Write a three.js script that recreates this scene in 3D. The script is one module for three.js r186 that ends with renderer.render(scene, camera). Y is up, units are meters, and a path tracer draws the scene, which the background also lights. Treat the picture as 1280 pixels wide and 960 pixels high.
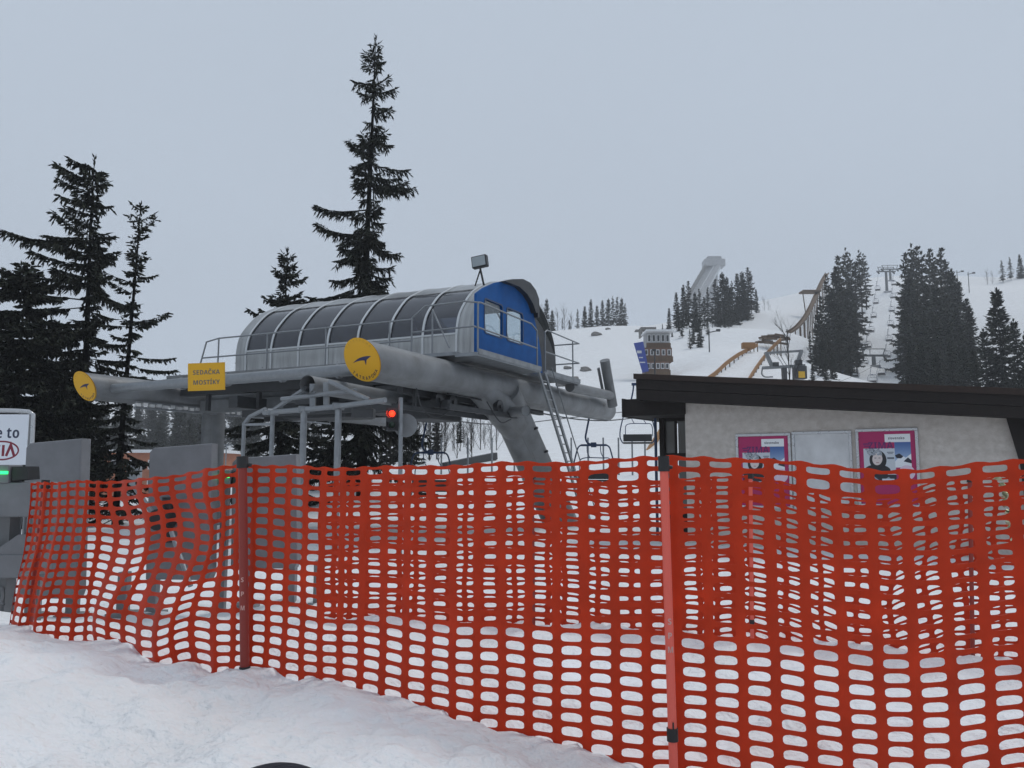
import * as THREE from 'three';
import { mergeGeometries, toCreasedNormals } from 'three/addons/utils/BufferGeometryUtils.js';
import { RoundedBoxGeometry } from 'three/addons/geometries/RoundedBoxGeometry.js';
import { ImprovedNoise } from 'three/addons/math/ImprovedNoise.js';
import { MarchingCubes } from 'three/addons/objects/MarchingCubes.js';
import { FontLoader } from 'three/addons/loaders/FontLoader.js';
import { TextGeometry } from 'three/addons/geometries/TextGeometry.js';

// ------------------------------------------------------------------ camera, sky, sun, exposure
const scene = new THREE.Scene();
const F = 1000, PITCH = Math.atan(110 / F), EYE = new THREE.Vector3(0, 1.55, 0);
const camera = new THREE.PerspectiveCamera(2 * Math.atan(480 / F) * 180 / Math.PI, 4 / 3, 0.05, 2500);
camera.position.copy(EYE);
camera.rotation.set(PITCH, 0, 0);
const renderer = new THREE.WebGLRenderer({ antialias: true });
renderer.setSize(1024, 768);
renderer.toneMapping = THREE.LinearToneMapping;
renderer.toneMappingExposure = 1.18;
renderer.shadowMap.enabled = true;
{
  const W = 256, H = 128, d = new Float32Array(W * H * 4);
  const n = new ImprovedNoise();
  for (let j = 0; j < H; j++) for (let i = 0; i < W; i++) {
    const el = (j + 0.5) / H * Math.PI - Math.PI / 2, az = i / W * Math.PI * 2;
    const up = Math.max(0, Math.sin(el));
    const c = 1 + 0.03 * n.noise(Math.cos(az) * Math.cos(el) * 2.2, Math.sin(el) * 4, Math.sin(az) * Math.cos(el) * 2.2);
    const o = (j * W + i) * 4;
    const hz = 1 + 0.3 * Math.pow(1 - up, 3);
    d[o] = 0.45 * hz * c; d[o + 1] = 0.515 * hz * c; d[o + 2] = 0.605 * hz * c; d[o + 3] = 1;
  }
  const t = new THREE.DataTexture(d, W, H, THREE.RGBAFormat, THREE.FloatType);
  t.mapping = THREE.EquirectangularReflectionMapping; t.magFilter = THREE.LinearFilter; t.needsUpdate = true;
  scene.background = t; scene.environment = t;
}
const sun = new THREE.DirectionalLight(new THREE.Color(1, 0.97, 0.93), 1.15);
sun.position.set(60, 120, -40); sun.castShadow = true; sun.shadow.radius = 40; sun.shadow.mapSize.set(2048, 2048);
Object.assign(sun.shadow.camera, { left: -60, right: 60, top: 60, bottom: -60, near: 1, far: 400 });
scene.add(sun); scene.add(sun.target);
scene.fog = new THREE.FogExp2(new THREE.Color(0.93, 0.965, 1.0), 0.0012);

// ------------------------------------------------------------------ helpers
const V = (x, y, z) => new THREE.Vector3(x, y, z);
function rng(seed) { let a = seed >>> 0; return () => { a = (a + 0x6D2B79F5) | 0; let t = Math.imul(a ^ (a >>> 15), 1 | a); t = (t + Math.imul(t ^ (t >>> 7), 61 | t)) ^ t; return ((t ^ (t >>> 14)) >>> 0) / 4294967296; }; }
const noi = new ImprovedNoise();
const fbm = (x, y, z = 0, o = 4) => { let s = 0, a = 0.5; for (let i = 0; i < o; i++) { s += a * noi.noise(x, y, z + i * 7.3); x *= 2.03; y *= 2.03; a *= 0.5; } return s; };
const sstep = (x, a, b) => { const t = Math.min(1, Math.max(0, (x - a) / (b - a))); return t * t * (3 - 2 * t); };
const lerp = (a, b, t) => a + (b - a) * t;
function interp(tab, x) { if (x <= tab[0][0]) return tab[0][1]; for (let i = 1; i < tab.length; i++) if (x <= tab[i][0]) { const t = (x - tab[i - 1][0]) / (tab[i][0] - tab[i - 1][0]); return lerp(tab[i - 1][1], tab[i][1], t); } return tab[tab.length - 1][1]; }
// photograph pixel -> direction, and the point on it at a given depth, height or plane
function ray(px, py) { const x = (px - 640) / F, y = -(py - 480) / F, c = Math.cos(PITCH), s = Math.sin(PITCH); const d = V(x, y * c + s, -c + y * s); return d.multiplyScalar(-1 / d.z); }
const at = (px, py, depth) => ray(px, py).multiplyScalar(depth).add(EYE);
const onHeight = (px, py, h) => { const r = ray(px, py); return r.multiplyScalar((h - EYE.y) / r.y).add(EYE); };
const onPlane = (px, py, p, n) => { const r = ray(px, py); const t = n.dot(p.clone().sub(EYE)) / n.dot(r); return r.multiplyScalar(t).add(EYE); };

const used = {};
function numbered(name) { const k = used[name] = (used[name] ?? -1) + 1; return k ? name + '_' + String(k).padStart(3, '0') : name; }
function tag(o, label, category, group) { o.userData.label = label; o.userData.category = category; if (group) o.userData.group = group; return o; }
function thing(name, label, category, pos = V(0, 0, 0), turn = 0, group) { const o = new THREE.Group(); o.name = numbered(name); o.position.copy(pos); o.rotation.y = turn; scene.add(o); return tag(o, label, category, group); }
function copyOf(root, pos, turn = 0, label, group) { const c = root.clone(); c.name = numbered(root.name.replace(/_\d{3}$/, '')); c.userData = { ...root.userData }; c.position.copy(pos); c.rotation.set(0, turn, 0); if (label) c.userData.label = label; if (group) c.userData.group = group; scene.add(c); return c; }
function prep(g) { g = g.index ? g.toNonIndexed() : g; if (!g.attributes.normal) g.computeVertexNormals(); if (!g.attributes.uv) g.setAttribute('uv', new THREE.BufferAttribute(new Float32Array(g.attributes.position.count * 2), 2)); for (const k of Object.keys(g.attributes)) if (!['position', 'normal', 'uv'].includes(k)) g.deleteAttribute(k); g.clearGroups?.(); g.morphAttributes = {}; return g; }
function boxUV(g) { // uv in metres, by the way each face points
  const p = g.attributes.position, n = g.attributes.normal, u = new Float32Array(p.count * 2);
  for (let i = 0; i < p.count; i++) { const ax = Math.abs(n.getX(i)), ay = Math.abs(n.getY(i)), az = Math.abs(n.getZ(i)); const X = p.getX(i), Y = p.getY(i), Z = p.getZ(i);
    if (ay >= ax && ay >= az) { u[2 * i] = X; u[2 * i + 1] = Z; } else if (ax >= az) { u[2 * i] = Z; u[2 * i + 1] = Y; } else { u[2 * i] = X; u[2 * i + 1] = Y; } }
  g.setAttribute('uv', new THREE.BufferAttribute(u, 2)); return g; }
function mesh(name, geos, mat, parent = scene, keepUV = false) {
  const list = (Array.isArray(geos) ? geos : [geos]).map(prep); let g = list.length > 1 ? mergeGeometries(list) : list[0];
  if (!keepUV) boxUV(g);
  const m = new THREE.Mesh(g, mat); m.name = parent === scene ? numbered(name) : name; m.castShadow = m.receiveShadow = true; parent.add(m); return m; }
function kind(o, k) { o.userData.kind = k; return o; }
function cyl(p, q, r1, r2 = r1, seg = 16, open = false) { const d = q.clone().sub(p), L = d.length(); const g = new THREE.CylinderGeometry(r2, r1, L, seg, 1, open); g.translate(0, L / 2, 0); g.applyQuaternion(new THREE.Quaternion().setFromUnitVectors(V(0, 1, 0), d.normalize())); g.translate(p.x, p.y, p.z); return g; }
function pipe(pts, r, seg = 8, n) { const c = new THREE.CatmullRomCurve3(pts, false, 'centripetal'); return new THREE.TubeGeometry(c, n ?? Math.max(8, pts.length * 5), r, seg, false); }
function rail(pts, r, seg = 8) { const a = []; for (let i = 1; i < pts.length; i++) { a.push(cyl(pts[i - 1], pts[i], r, r, seg)); if (i < pts.length - 1) { const s = new THREE.SphereGeometry(r * 1.01, seg, 6); s.translate(pts[i].x, pts[i].y, pts[i].z); a.push(s); } } return a; }
function box(x0, x1, y0, y1, z0, z1, r = 0) { const w = Math.abs(x1 - x0), h = Math.abs(y1 - y0), d = Math.abs(z1 - z0); const g = r ? new RoundedBoxGeometry(w, h, d, 2, Math.min(r, w / 2.1, h / 2.1, d / 2.1)) : new THREE.BoxGeometry(w, h, d); g.translate((x0 + x1) / 2, (y0 + y1) / 2, (z0 + z1) / 2); return g; }
function bar(p, q, w, h, up = V(0, 1, 0)) { // square bar from p to q
  const d = q.clone().sub(p), L = d.length(); const g = new THREE.BoxGeometry(w, h, L); const m = new THREE.Matrix4(); const z = d.normalize(); const x = up.clone().cross(z); if (x.lengthSq() < 1e-6) x.set(1, 0, 0); x.normalize(); const y = z.clone().cross(x); m.makeBasis(x, y, z); g.applyMatrix4(m); const c = p.clone().add(q).multiplyScalar(0.5); g.translate(c.x, c.y, c.z); return g; }

// ------------------------------------------------------------------ textures and materials
function noiseTex(size, f, lo, hi, { srgb = false, oct = 5, seed = 0, pow = 1, sx = 1, sy = 1 } = {}) { // tiling noise, grey or tinted
  const d = new Uint8Array(size * size * 4), L = Array.isArray(lo) ? lo : [lo, lo, lo], Hh = Array.isArray(hi) ? hi : [hi, hi, hi];
  for (let j = 0; j < size; j++) for (let i = 0; i < size; i++) {
    let s = 0, a = 0.5, fr = f; 
    for (let k = 0; k < oct; k++) { const X = i / size * fr * sx, Y = j / size * fr * sy, wx = fr * sx, wy = fr * sy; const tx = i / size, ty = j / size;
      const n = (x, y) => noi.noise(x + seed, y + seed * 1.7, k * 3.1 + seed);
      s += a * lerp(lerp(n(X, Y), n(X - wx, Y), tx), lerp(n(X, Y - wy), n(X - wx, Y - wy), tx), ty); a *= 0.55; fr *= 2.1; }
    let v = Math.min(1, Math.max(0, 0.5 + s * 0.9)); v = Math.pow(v, pow); const o = (j * size + i) * 4;
    for (let c = 0; c < 3; c++) d[o + c] = 255 * lerp(L[c], Hh[c], v); d[o + 3] = 255; }
  const t = new THREE.DataTexture(d, size, size); t.wrapS = t.wrapT = THREE.RepeatWrapping; t.magFilter = THREE.LinearFilter; t.minFilter = THREE.LinearMipmapLinearFilter; t.generateMipmaps = true; if (srgb) t.colorSpace = THREE.SRGBColorSpace; t.needsUpdate = true; return t; }
function rep(t, x, y = x) { const c = t.clone(); c.repeat.set(x, y); c.needsUpdate = true; return c; }
const grain = noiseTex(256, 8, 0, 1, { oct: 5, seed: 1 });
const wear = noiseTex(512, 4, 0.74, 1, { oct: 6, seed: 4, srgb: true });
const grime = noiseTex(512, 5, [0.6, 0.58, 0.56], [1, 1, 1], { oct: 7, seed: 15, srgb: true, pow: 0.7 });
const streak = noiseTex(256, 4, 0.7, 1, { oct: 5, seed: 9, srgb: true, sx: 6, sy: 0.5 });
const roughT = noiseTex(256, 5, 0.55, 1, { oct: 5, seed: 12 });
const lin = (r, g, b) => new THREE.Color().setRGB(r, g, b);
function std(c, roughness = 0.6, o = {}) { return new THREE.MeshStandardMaterial({ color: lin(...c), roughness, side: THREE.DoubleSide, ...o }); }
const M = {
  steel: std([0.25, 0.265, 0.28], 0.6, { map: rep(grime, 0.35), roughnessMap: rep(roughT, 0.8), bumpMap: rep(grain, 3), bumpScale: 0.0012 }),
  galv: std([0.31, 0.33, 0.35], 0.5, { metalness: 0.35, map: rep(wear, 1.2), roughnessMap: rep(roughT, 2) }),
  stainless: std([0.52, 0.53, 0.53], 0.42, { metalness: 0.75, map: rep(streak, 0.5), roughnessMap: rep(roughT, 1.2) }),
  ribs: std([0.6, 0.62, 0.63], 0.45, { metalness: 0.3 }),
  dark: std([0.022, 0.023, 0.026], 0.55, { roughnessMap: rep(roughT, 1) }),
  machine: std([0.05, 0.053, 0.058], 0.6, { map: rep(wear, 2) }),
  blue: new THREE.MeshPhysicalMaterial({ color: lin(0.006, 0.115, 0.4), roughness: 0.6, specularIntensity: 0.35, side: THREE.DoubleSide, map: rep(wear, 0.6) }),
  navy: std([0.02, 0.045, 0.11], 0.45),
  yellow: std([0.66, 0.38, 0.012], 0.5),
  white: std([0.82, 0.83, 0.84], 0.5, { map: rep(wear, 0.7) }),
  tint: new THREE.MeshPhysicalMaterial({ color: lin(0.32, 0.335, 0.38), roughness: 0.05, transmission: 0.85, thickness: 0, side: THREE.DoubleSide }),
  clear: new THREE.MeshPhysicalMaterial({ color: lin(0.86, 0.9, 0.92), roughness: 0.03, transmission: 1, thickness: 0, side: THREE.DoubleSide }),
  black: std([0.015, 0.015, 0.016], 0.5),
  net: new THREE.MeshPhysicalMaterial({ color: lin(0.78, 0.06, 0.01), roughness: 0.55, specularIntensity: 0.45, side: THREE.DoubleSide, transmission: 0.3, thickness: 0, map: rep(noiseTex(256, 5, 0.82, 1, { srgb: true, seed: 21 }), 1.5), bumpMap: rep(grain, 2), bumpScale: 0.0008 }),
  rod: std([0.8, 0.13, 0.09], 0.4), rodDark: std([0.26, 0.03, 0.02], 0.45),
  plaster: std([0.68, 0.64, 0.6], 0.92, { map: noiseTex(512, 6, [0.78, 0.76, 0.74], [1, 1, 1], { srgb: true, seed: 31, oct: 6 }), bumpMap: rep(noiseTex(256, 40, 0, 1, { seed: 33, oct: 3 }), 1), bumpScale: 0.006 }),
  timber: std([0.017, 0.011, 0.009], 0.85, { map: rep(streak, 0.4, 2), bumpMap: rep(noiseTex(256, 4, 0, 1, { seed: 41, sx: 1, sy: 14 }), 1), bumpScale: 0.004 }),
  timberEdge: std([0.035, 0.018, 0.012], 0.75, { map: rep(streak, 0.5, 2) }),
  alu: std([0.5, 0.51, 0.52], 0.38, { metalness: 0.6, roughnessMap: rep(roughT, 2) }),
  gate: std([0.23, 0.235, 0.25], 0.5, { map: rep(wear, 1), roughnessMap: rep(roughT, 1.5) }),
  bark: std([0.055, 0.042, 0.034], 0.95, { bumpMap: rep(noiseTex(256, 6, 0, 1, { seed: 51, sx: 5, sy: 1 }), 1.5), bumpScale: 0.02, map: rep(wear, 1) }),
  twig: std([0.09, 0.075, 0.062], 0.95),
  needle: std([0.024, 0.03, 0.019], 0.85, { vertexColors: true }),
  orange: std([0.42, 0.2, 0.06], 0.8, { map: rep(streak, 0.6) }),
  rawWood: std([0.2, 0.13, 0.08], 0.9, { map: rep(streak, 0.4) }),
  concrete: std([0.52, 0.52, 0.53], 0.9, { map: rep(wear, 0.2) }),
  cladding: std([0.24, 0.13, 0.085], 0.85, { map: rep(streak, 0.3) }),
  salmon: std([0.5, 0.19, 0.1], 0.85, { map: rep(wear, 0.2) }),
  rock: std([0.2, 0.19, 0.18], 0.95, { bumpMap: rep(grain, 1), bumpScale: 0.05 }),
  snow: std([0.84, 0.865, 0.89], 0.85, { map: rep(noiseTex(512, 5, [0.86, 0.84, 0.82], [1, 1, 1], { srgb: true, seed: 61, oct: 6, pow: 0.5 }), 0.22), bumpMap: rep(noiseTex(512, 18, 0, 1, { seed: 63, oct: 5 }), 0.8), bumpScale: 0.03 }),
};
function glow(c, i) { return new THREE.MeshStandardMaterial({ color: lin(0, 0, 0), emissive: lin(...c), emissiveIntensity: i, roughness: 0.5 }); }
function canvasTex(w, h, draw) { const c = document.createElement('canvas'); c.width = w; c.height = h; draw(c.getContext('2d'), w, h); const t = new THREE.CanvasTexture(c); t.colorSpace = THREE.SRGBColorSpace; t.anisotropy = 4; return t; }

// ------------------------------------------------------------------ the lie of the land
const netDepth = [[-200, 5.0], [40, 4.72], [60, 4.67], [130, 4.55], [200, 4.2], [280, 3.95], [350, 3.88], [480, 3.62], [580, 3.34], [720, 3.14], [870, 2.97], [950, 2.91], [1100, 2.88], [1280, 2.87], [1600, 2.85], [2000, 2.8]];
const netFoot = [[-200, 740], [0, 772], [40, 779], [130, 798], [200, 823], [300, 838], [350, 842], [430, 850], [520, 877], [600, 903], [700, 931], [760, 948], [840, 960], [1000, 985], [1280, 1010], [1800, 1050]].map(([px, y]) => [px, at(px, y, interp(netDepth, px)).y]);
const backDepth = [[-200, 7.2], [402, 6.35], [700, 6.25], [940, 6.0], [1280, 5.65], [1800, 5.2]];
const backFoot = [[-200, 0.3], [0, 0.3], [300, 0.36], [402, 768], [560, 773], [700, 781], [840, 792], [940, 800], [1060, 810], [1280, 829], [1800, 860]].map(([px, y]) => [px, y > 10 ? at(px, y, interp(backDepth, px)).y : y]);
const far = [ // pixel, row and depth of points on the snow slopes
  [560, 583, 40], [640, 562, 55], [700, 505, 85], [700, 455, 120], [700, 413, 178], [790, 409, 185], [740, 409, 182], [820, 560, 50], [830, 495, 85], [828, 472, 108], [895, 471, 92], [922, 449, 104], [947, 436, 116], [940, 473, 91], [962, 443, 107], [900, 432, 130], [950, 392, 185], [880, 405, 190], [820, 412, 190], [1000, 482, 88], [1000, 420, 135], [1000, 376, 215], [1090, 496, 122], [1090, 462, 148], [1095, 408, 178], [1105, 358, 212], [1105, 345, 245], [1180, 500, 95], [1150, 470, 118], [1180, 410, 165], [1230, 356, 220], [1300, 348, 220], [1300, 500, 76], [1300, 410, 145], [1500, 500, 76], [1500, 350, 220], [1900, 350, 220], [600, 470, 110], [600, 430, 180], [520, 500, 130], [520, 455, 200],
].map(([px, py, d]) => { const p = at(px, py, d); return [p.x, p.z, p.y]; });
far.push([-20, -30, 0], [0, -30, 0.2], [12, -30, 0.1], [30, -30, 0.3], [-40, -30, -0.8], [-30, -60, -2.5], [-60, -60, -4], [-55, -95, -6], [-20, -70, 0.5], [-95, -100, -7], [-70, -160, 0], [-110, -160, 1], [-40, -150, 8], [-70, -260, 24], [-160, -260, 22], [-200, -120, -4], [-200, -30, -3],
  [-30, -330, 42], [40, -330, 46], [100, -330, 58], [160, -330, 66], [240, -330, 66], [330, -160, 40], [-330, -330, 30], [60, -450, 60], [200, -450, 75], [-150, -450, 45], [330, -330, 66], [160, -40, 5], [80, -35, 2]);
const tps = (() => { // thin plate through those points
  const n = far.length, N = n + 3, A = [], S = 100, U = (r2) => r2 < 1e-12 ? 0 : r2 * Math.log(r2) * 0.5;
  const P = far.map(([x, z, h]) => [x / S, z / S, h]);
  for (let i = 0; i < N; i++) A.push(new Float64Array(N + 1));
  for (let i = 0; i < n; i++) { for (let j = 0; j < n; j++) A[i][j] = U((P[i][0] - P[j][0]) ** 2 + (P[i][1] - P[j][1]) ** 2) + (i === j ? 0.002 : 0); A[i][n] = A[n][i] = 1; A[i][n + 1] = A[n + 1][i] = P[i][0]; A[i][n + 2] = A[n + 2][i] = P[i][1]; A[i][N] = P[i][2]; }
  for (let c = 0; c < N; c++) { let p = c; for (let r = c + 1; r < N; r++) if (Math.abs(A[r][c]) > Math.abs(A[p][c])) p = r; [A[c], A[p]] = [A[p], A[c]]; for (let r = 0; r < N; r++) if (r !== c) { const f = A[r][c] / A[c][c]; if (f) for (let k = c; k <= N; k++) A[r][k] -= f * A[c][k]; } }
  const w = A.map((r, i) => r[N] / A[i][i]);
  return (x, z) => { x /= S; z /= S; let h = w[n] + w[n + 1] * x + w[n + 2] * z; for (let i = 0; i < n; i++) h += w[i] * U((x - P[i][0]) ** 2 + (z - P[i][1]) ** 2); return h; };
})();
function groundBase(x, z) {
  const d = -z, r = Math.hypot(x, z), dd = Math.max(d, 0.9), px = Math.min(1900, Math.max(-200, 640 + F * 0.9872 * x / dd));
  const nd = interp(netDepth, px), bd = interp(backDepth, px), hb = interp(netFoot, px), hk = interp(backFoot, px);
  let h = d < nd ? hb + 0.04 * sstep(nd - d, 0.1, 1.2) : d < bd ? lerp(hb, hk, sstep(d, nd, bd)) : lerp(hk, 0, sstep(d, bd, bd + 7));
  h = lerp(0.22, h, sstep(r, 0.9, 2.0) * sstep(d, -0.5, 1.6));
  const m = sstep(r, 24, 40);
  if (m > 0) { const ang = sstep(d, -10, 20); h = lerp(h, tps(Math.max(-420, Math.min(420, x)), Math.max(-480, Math.min(-8, z))) * ang, m); }
  return h;
}
function ground(x, z) {
  const r = Math.hypot(x, z); let h = groundBase(x, z);
  const a = 1 - sstep(r, 20, 60);
  if (a > 0) h += a * (0.11 * fbm(x * 0.9 + 3, z * 0.9, 1, 3) + 0.1 * fbm(x * 3.1, z * 3.1, 4, 3) + 0.035 * fbm(x * 11, z * 11, 9, 3) * (1 - sstep(r, 5, 10)));
  h += (1 - a) * 1.3 * fbm(x * 0.03, z * 0.03, 2, 4) * sstep(r, 40, 120);
  return h;
}
{
  const NA = 720, rings = []; for (let r = 0.25; r < 480; r *= r < 9 ? 1.0125 : 1.022) rings.push(r);
  const pos = [], uv = [], idx = [];
  rings.forEach((r) => { for (let i = 0; i <= NA; i++) { const a = i / NA * Math.PI * 2, x = Math.sin(a) * r, z = Math.cos(a) * r; pos.push(x, ground(x, z), z); uv.push(x, z); } });
  const W = NA + 1; for (let j = 0; j < rings.length - 1; j++) for (let i = 0; i < NA; i++) { const a = j * W + i; idx.push(a, a + W, a + 1, a + 1, a + W, a + W + 1); }
  pos.push(0, ground(0, 0), 0); uv.push(0, 0); const c = pos.length / 3 - 1; for (let i = 0; i < NA; i++) idx.push(c, i, i + 1);
  const g = new THREE.BufferGeometry(); g.setAttribute('position', new THREE.Float32BufferAttribute(pos, 3)); g.setAttribute('uv', new THREE.Float32BufferAttribute(uv, 2)); g.setIndex(idx); g.computeVertexNormals();
  const m = new THREE.Mesh(g, M.snow); m.name = 'snow_ground'; m.receiveShadow = m.castShadow = true; scene.add(kind(m, 'structure'));
}
const onGround = (px, depth, sink = 0, row = 590) => { const p = at(px, row, depth); p.y = ground(p.x, p.z) - sink; return p; };

// ------------------------------------------------------------------ the lift station
const TH = 25.8 * Math.PI / 180, O = at(594, 448, 18.5).setY(0), TD = V(Math.sin(TH), 0, -Math.cos(TH)), AD = V(-Math.cos(TH), 0, -Math.sin(TH));
const L = (u, h, v) => V(-u, h, -v);                                                    // station's own axes: u along the canopy, v along the line
const world = (u, h, v) => O.clone().addScaledVector(AD, u).addScaledVector(TD, v).setY(h);
const loc = (p) => { const r = p.clone().sub(O); return [r.dot(AD), p.y, r.dot(TD)]; };
const st = thing('lift_station', 'grey chairlift station with arched tinted glass canopy and blue cabin on big tubes', 'lift station', O, -TH);
const TUBE_H = 3.66;
function obliqueTube(u, v0, v1, h, r, slant) { // tube whose near end is cut aslant
  const g = new THREE.CylinderGeometry(r, r, 1, 40, 24, true); g.rotateX(Math.PI / 2); const p = g.attributes.position;
  for (let i = 0; i < p.count; i++) { const t = 0.5 - p.getZ(i), y = p.getY(i), cut = slant * y; p.setZ(i, -(lerp(v0 - cut, v1, t))); }
  g.translate(-u, h, 0); g.computeVertexNormals(); return g; }
function ellipseCap(u, v0, h, r, slant, off) { const g = new THREE.CircleGeometry(r, 40); const p = g.attributes.position; for (let i = 0; i < p.count; i++) p.setZ(i, -(v0 - off - slant * p.getY(i))); g.translate(-u, h, 0); g.computeVertexNormals(); return g; }
const capTex = canvasTex(512, 512, (c) => {
  c.fillStyle = '#d9a304'; c.fillRect(0, 0, 512, 512);
  c.fillStyle = '#1d2150'; c.beginPath(); c.moveTo(110, 290); c.quadraticCurveTo(230, 205, 405, 222); c.quadraticCurveTo(360, 245, 325, 262); c.lineTo(300, 318); c.lineTo(292, 318); c.lineTo(292, 268); c.quadraticCurveTo(210, 258, 110, 290); c.fill();
  const arc = (txt, r, mid, span, col, size, flip) => { c.fillStyle = col; c.font = 'bold ' + size + 'px sans-serif'; c.textAlign = 'center'; c.textBaseline = 'middle'; [...txt].forEach((ch, i) => { const a = mid + (i / (txt.length - 1) - 0.5) * span; c.save(); c.translate(256 + r * Math.cos(a), 256 + r * Math.sin(a)); c.rotate(flip ? a - Math.PI / 2 : a + Math.PI / 2); c.fillText(ch, 0, 0); c.restore(); }); };
  arc('TATRAPOMA', 218, Math.PI / 2, -1.75, '#15163a', 54, true);
  arc('TATRAPOMA', 222, -Math.PI / 2, 1.7, '#b98a12', 40, false);
});
const capMat = new THREE.MeshStandardMaterial({ map: capTex, roughness: 0.5, side: THREE.DoubleSide });
function beam(u, v0, v1, r, slant) {
  const t = mesh('beam_tube', obliqueTube(u, v0, v1, TUBE_H, r, slant), M.steel, st);
  const disc = ellipseCap(u, v0, TUBE_H, r * 1.05, slant, 0.03); mesh('end_disc', disc, capMat, t, true);
  const back = ellipseCap(u, v0, TUBE_H, r * 1.05, slant, 0.0); mesh('disc_backing', back, M.yellow, t);
  const end = new THREE.SphereGeometry(r, 32, 12, 0, Math.PI * 2, 0, Math.PI / 2); end.scale(1, 0.35, 1); end.rotateX(-Math.PI / 2); end.translate(-u, TUBE_H, -v1); mesh('end_cap', end, M.steel, t);
  return t; }
beam(0.25, -4.0, 9.9, 0.375, 0.5);
beam(9.25, -3.15, 10.2, 0.335, 0.5);
// cross tubes between the two beams
mesh('cross_tube', [cyl(L(0.3, TUBE_H - 0.02, -3.1), L(9.1, TUBE_H - 0.02, -2.6), 0.125, 0.115, 20), ...[1.6, 3.2, 4.9, 6.4].map((u) => cyl(L(u, TUBE_H - 0.02, -3.03 + u * 0.055), L(u + 0.07, TUBE_H - 0.02, -3.03 + u * 0.055), 0.15, 0.15, 20))], M.galv, st);
mesh('cross_tube', cyl(L(0.3, TUBE_H, 5.4), L(9.2, TUBE_H, 5.4), 0.2), M.steel, st);
mesh('cross_tube', cyl(L(0.3, TUBE_H, 0.6), L(9.2, TUBE_H, 0.6), 0.2), M.steel, st);
// canopy
const PROF = [[0, 4.22], [0, 4.5], [0, 4.82], [0.11, 5.25], [0.35, 5.57], [0.73, 5.93], [1.1, 6.14], [1.6, 6.36], [2.1, 6.48], [2.45, 6.5]];
const profile = (() => { const l = new THREE.CatmullRomCurve3(PROF.map(([v, h]) => V(v, h, 0))).getPoints(44).map((p) => [p.x, p.y]); const r = l.slice(0, -1).reverse().map(([v, h]) => [4.9 - v, h]); return l.concat(r); })();
function shell(u0, u1, pts, off = 0, thick = 0.02) { // strip of the canopy surface, with thickness
  const s = new THREE.Shape(); const inner = [], outer = [];
  pts.forEach(([v, h], i) => { const a = pts[Math.max(0, i - 1)], b = pts[Math.min(pts.length - 1, i + 1)]; let dx = b[0] - a[0], dy = b[1] - a[1]; const l = Math.hypot(dx, dy) || 1; const nx = -dy / l, ny = dx / l; outer.push([v + nx * (off + thick), h + ny * (off + thick)]); inner.push([v + nx * off, h + ny * off]); });
  outer.concat(inner.reverse()).forEach(([v, h], i) => i ? s.lineTo(-v, h) : s.moveTo(-v, h));
  const g = new THREE.ExtrudeGeometry(s, { depth: u1 - u0, bevelEnabled: false }); // shape (x=-v, y=h), extruded along +z
  g.rotateY(-Math.PI / 2); g.translate(-u0, 0, 0); // z->-x , x->z
  return toCreasedNormals(g, 0.6); }
const iTop = profile.findIndex(([, h]) => h > 6.06), iBot = profile.findIndex(([, h]) => h > 4.8), nP = profile.length;
const low = profile.slice(0, iBot + 1), glassP = profile.slice(iBot, iTop + 1), roofP = profile.slice(iTop, nP - iTop), glassR = profile.slice(nP - 1 - iTop, nP - iBot), lowR = profile.slice(nP - 1 - iBot);
const ribU = [0.49, 1.43, 2.4, 3.36, 4.31, 5.26, 6.19, 7.08];
for (let i = 0; i < 7; i++) { // the bays over the cabin have clear glass on the uphill side
  const a = ribU[i], b = ribU[i + 1];
  mesh('tinted_pane', shell(a + 0.03, b - 0.03, glassP, -0.012, 0.006), M.tint, st);
  mesh('tinted_pane', shell(a + 0.03, b - 0.03, glassR, -0.012, 0.006), i < 3 ? M.clear : M.tint, st);
  mesh('skirt_panel', shell(a + 0.006, b - 0.006, low), M.stainless, st);
  mesh('skirt_panel', shell(a + 0.006, b - 0.006, lowR), M.stainless, st);
  mesh('roof_panel', shell(a + 0.006, b - 0.006, roofP), M.stainless, st);
}
for (const u of ribU) mesh('canopy_rib', shell(u - 0.03, u + 0.03, profile, 0.021, 0.018), M.ribs, st);
mesh('sill_rail', [box(-7.1, -0.49, 4.79, 4.83, 0.022, 0.05), ], M.ribs, st);
mesh('end_band', shell(0.02, 0.458, profile), M.stainless, st);
mesh('end_band', shell(7.112, 7.45, profile), M.stainless, st);
function facePoly(pts, u0, u1) { const s = new THREE.Shape(); pts.forEach(([v, h], i) => i ? s.lineTo(-v, h) : s.moveTo(-v, h)); const g = new THREE.ExtrudeGeometry(s, { depth: u1 - u0, bevelEnabled: false }); g.rotateY(-Math.PI / 2); g.translate(-u0, 0, 0); return g; }
function facePolyHoles(pts, holes, u0, u1) { const s = new THREE.Shape(); pts.forEach(([v, h], i) => i ? s.lineTo(-v, h) : s.moveTo(-v, h)); for (const hp of holes) { const q = new THREE.Path(); hp.forEach(([v, h], i) => i ? q.lineTo(-v, h) : q.moveTo(-v, h)); s.holes.push(q); } const g = new THREE.ExtrudeGeometry(s, { depth: u1 - u0, bevelEnabled: false }); g.rotateY(-Math.PI / 2); g.translate(-u0, 0, 0); return g; }
mesh('end_wall', facePoly(profile.map(([v, h]) => [2.45 + (v - 2.45) * 0.985, h - 0.02]), 7.38, 7.43), M.stainless, st);
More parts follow.
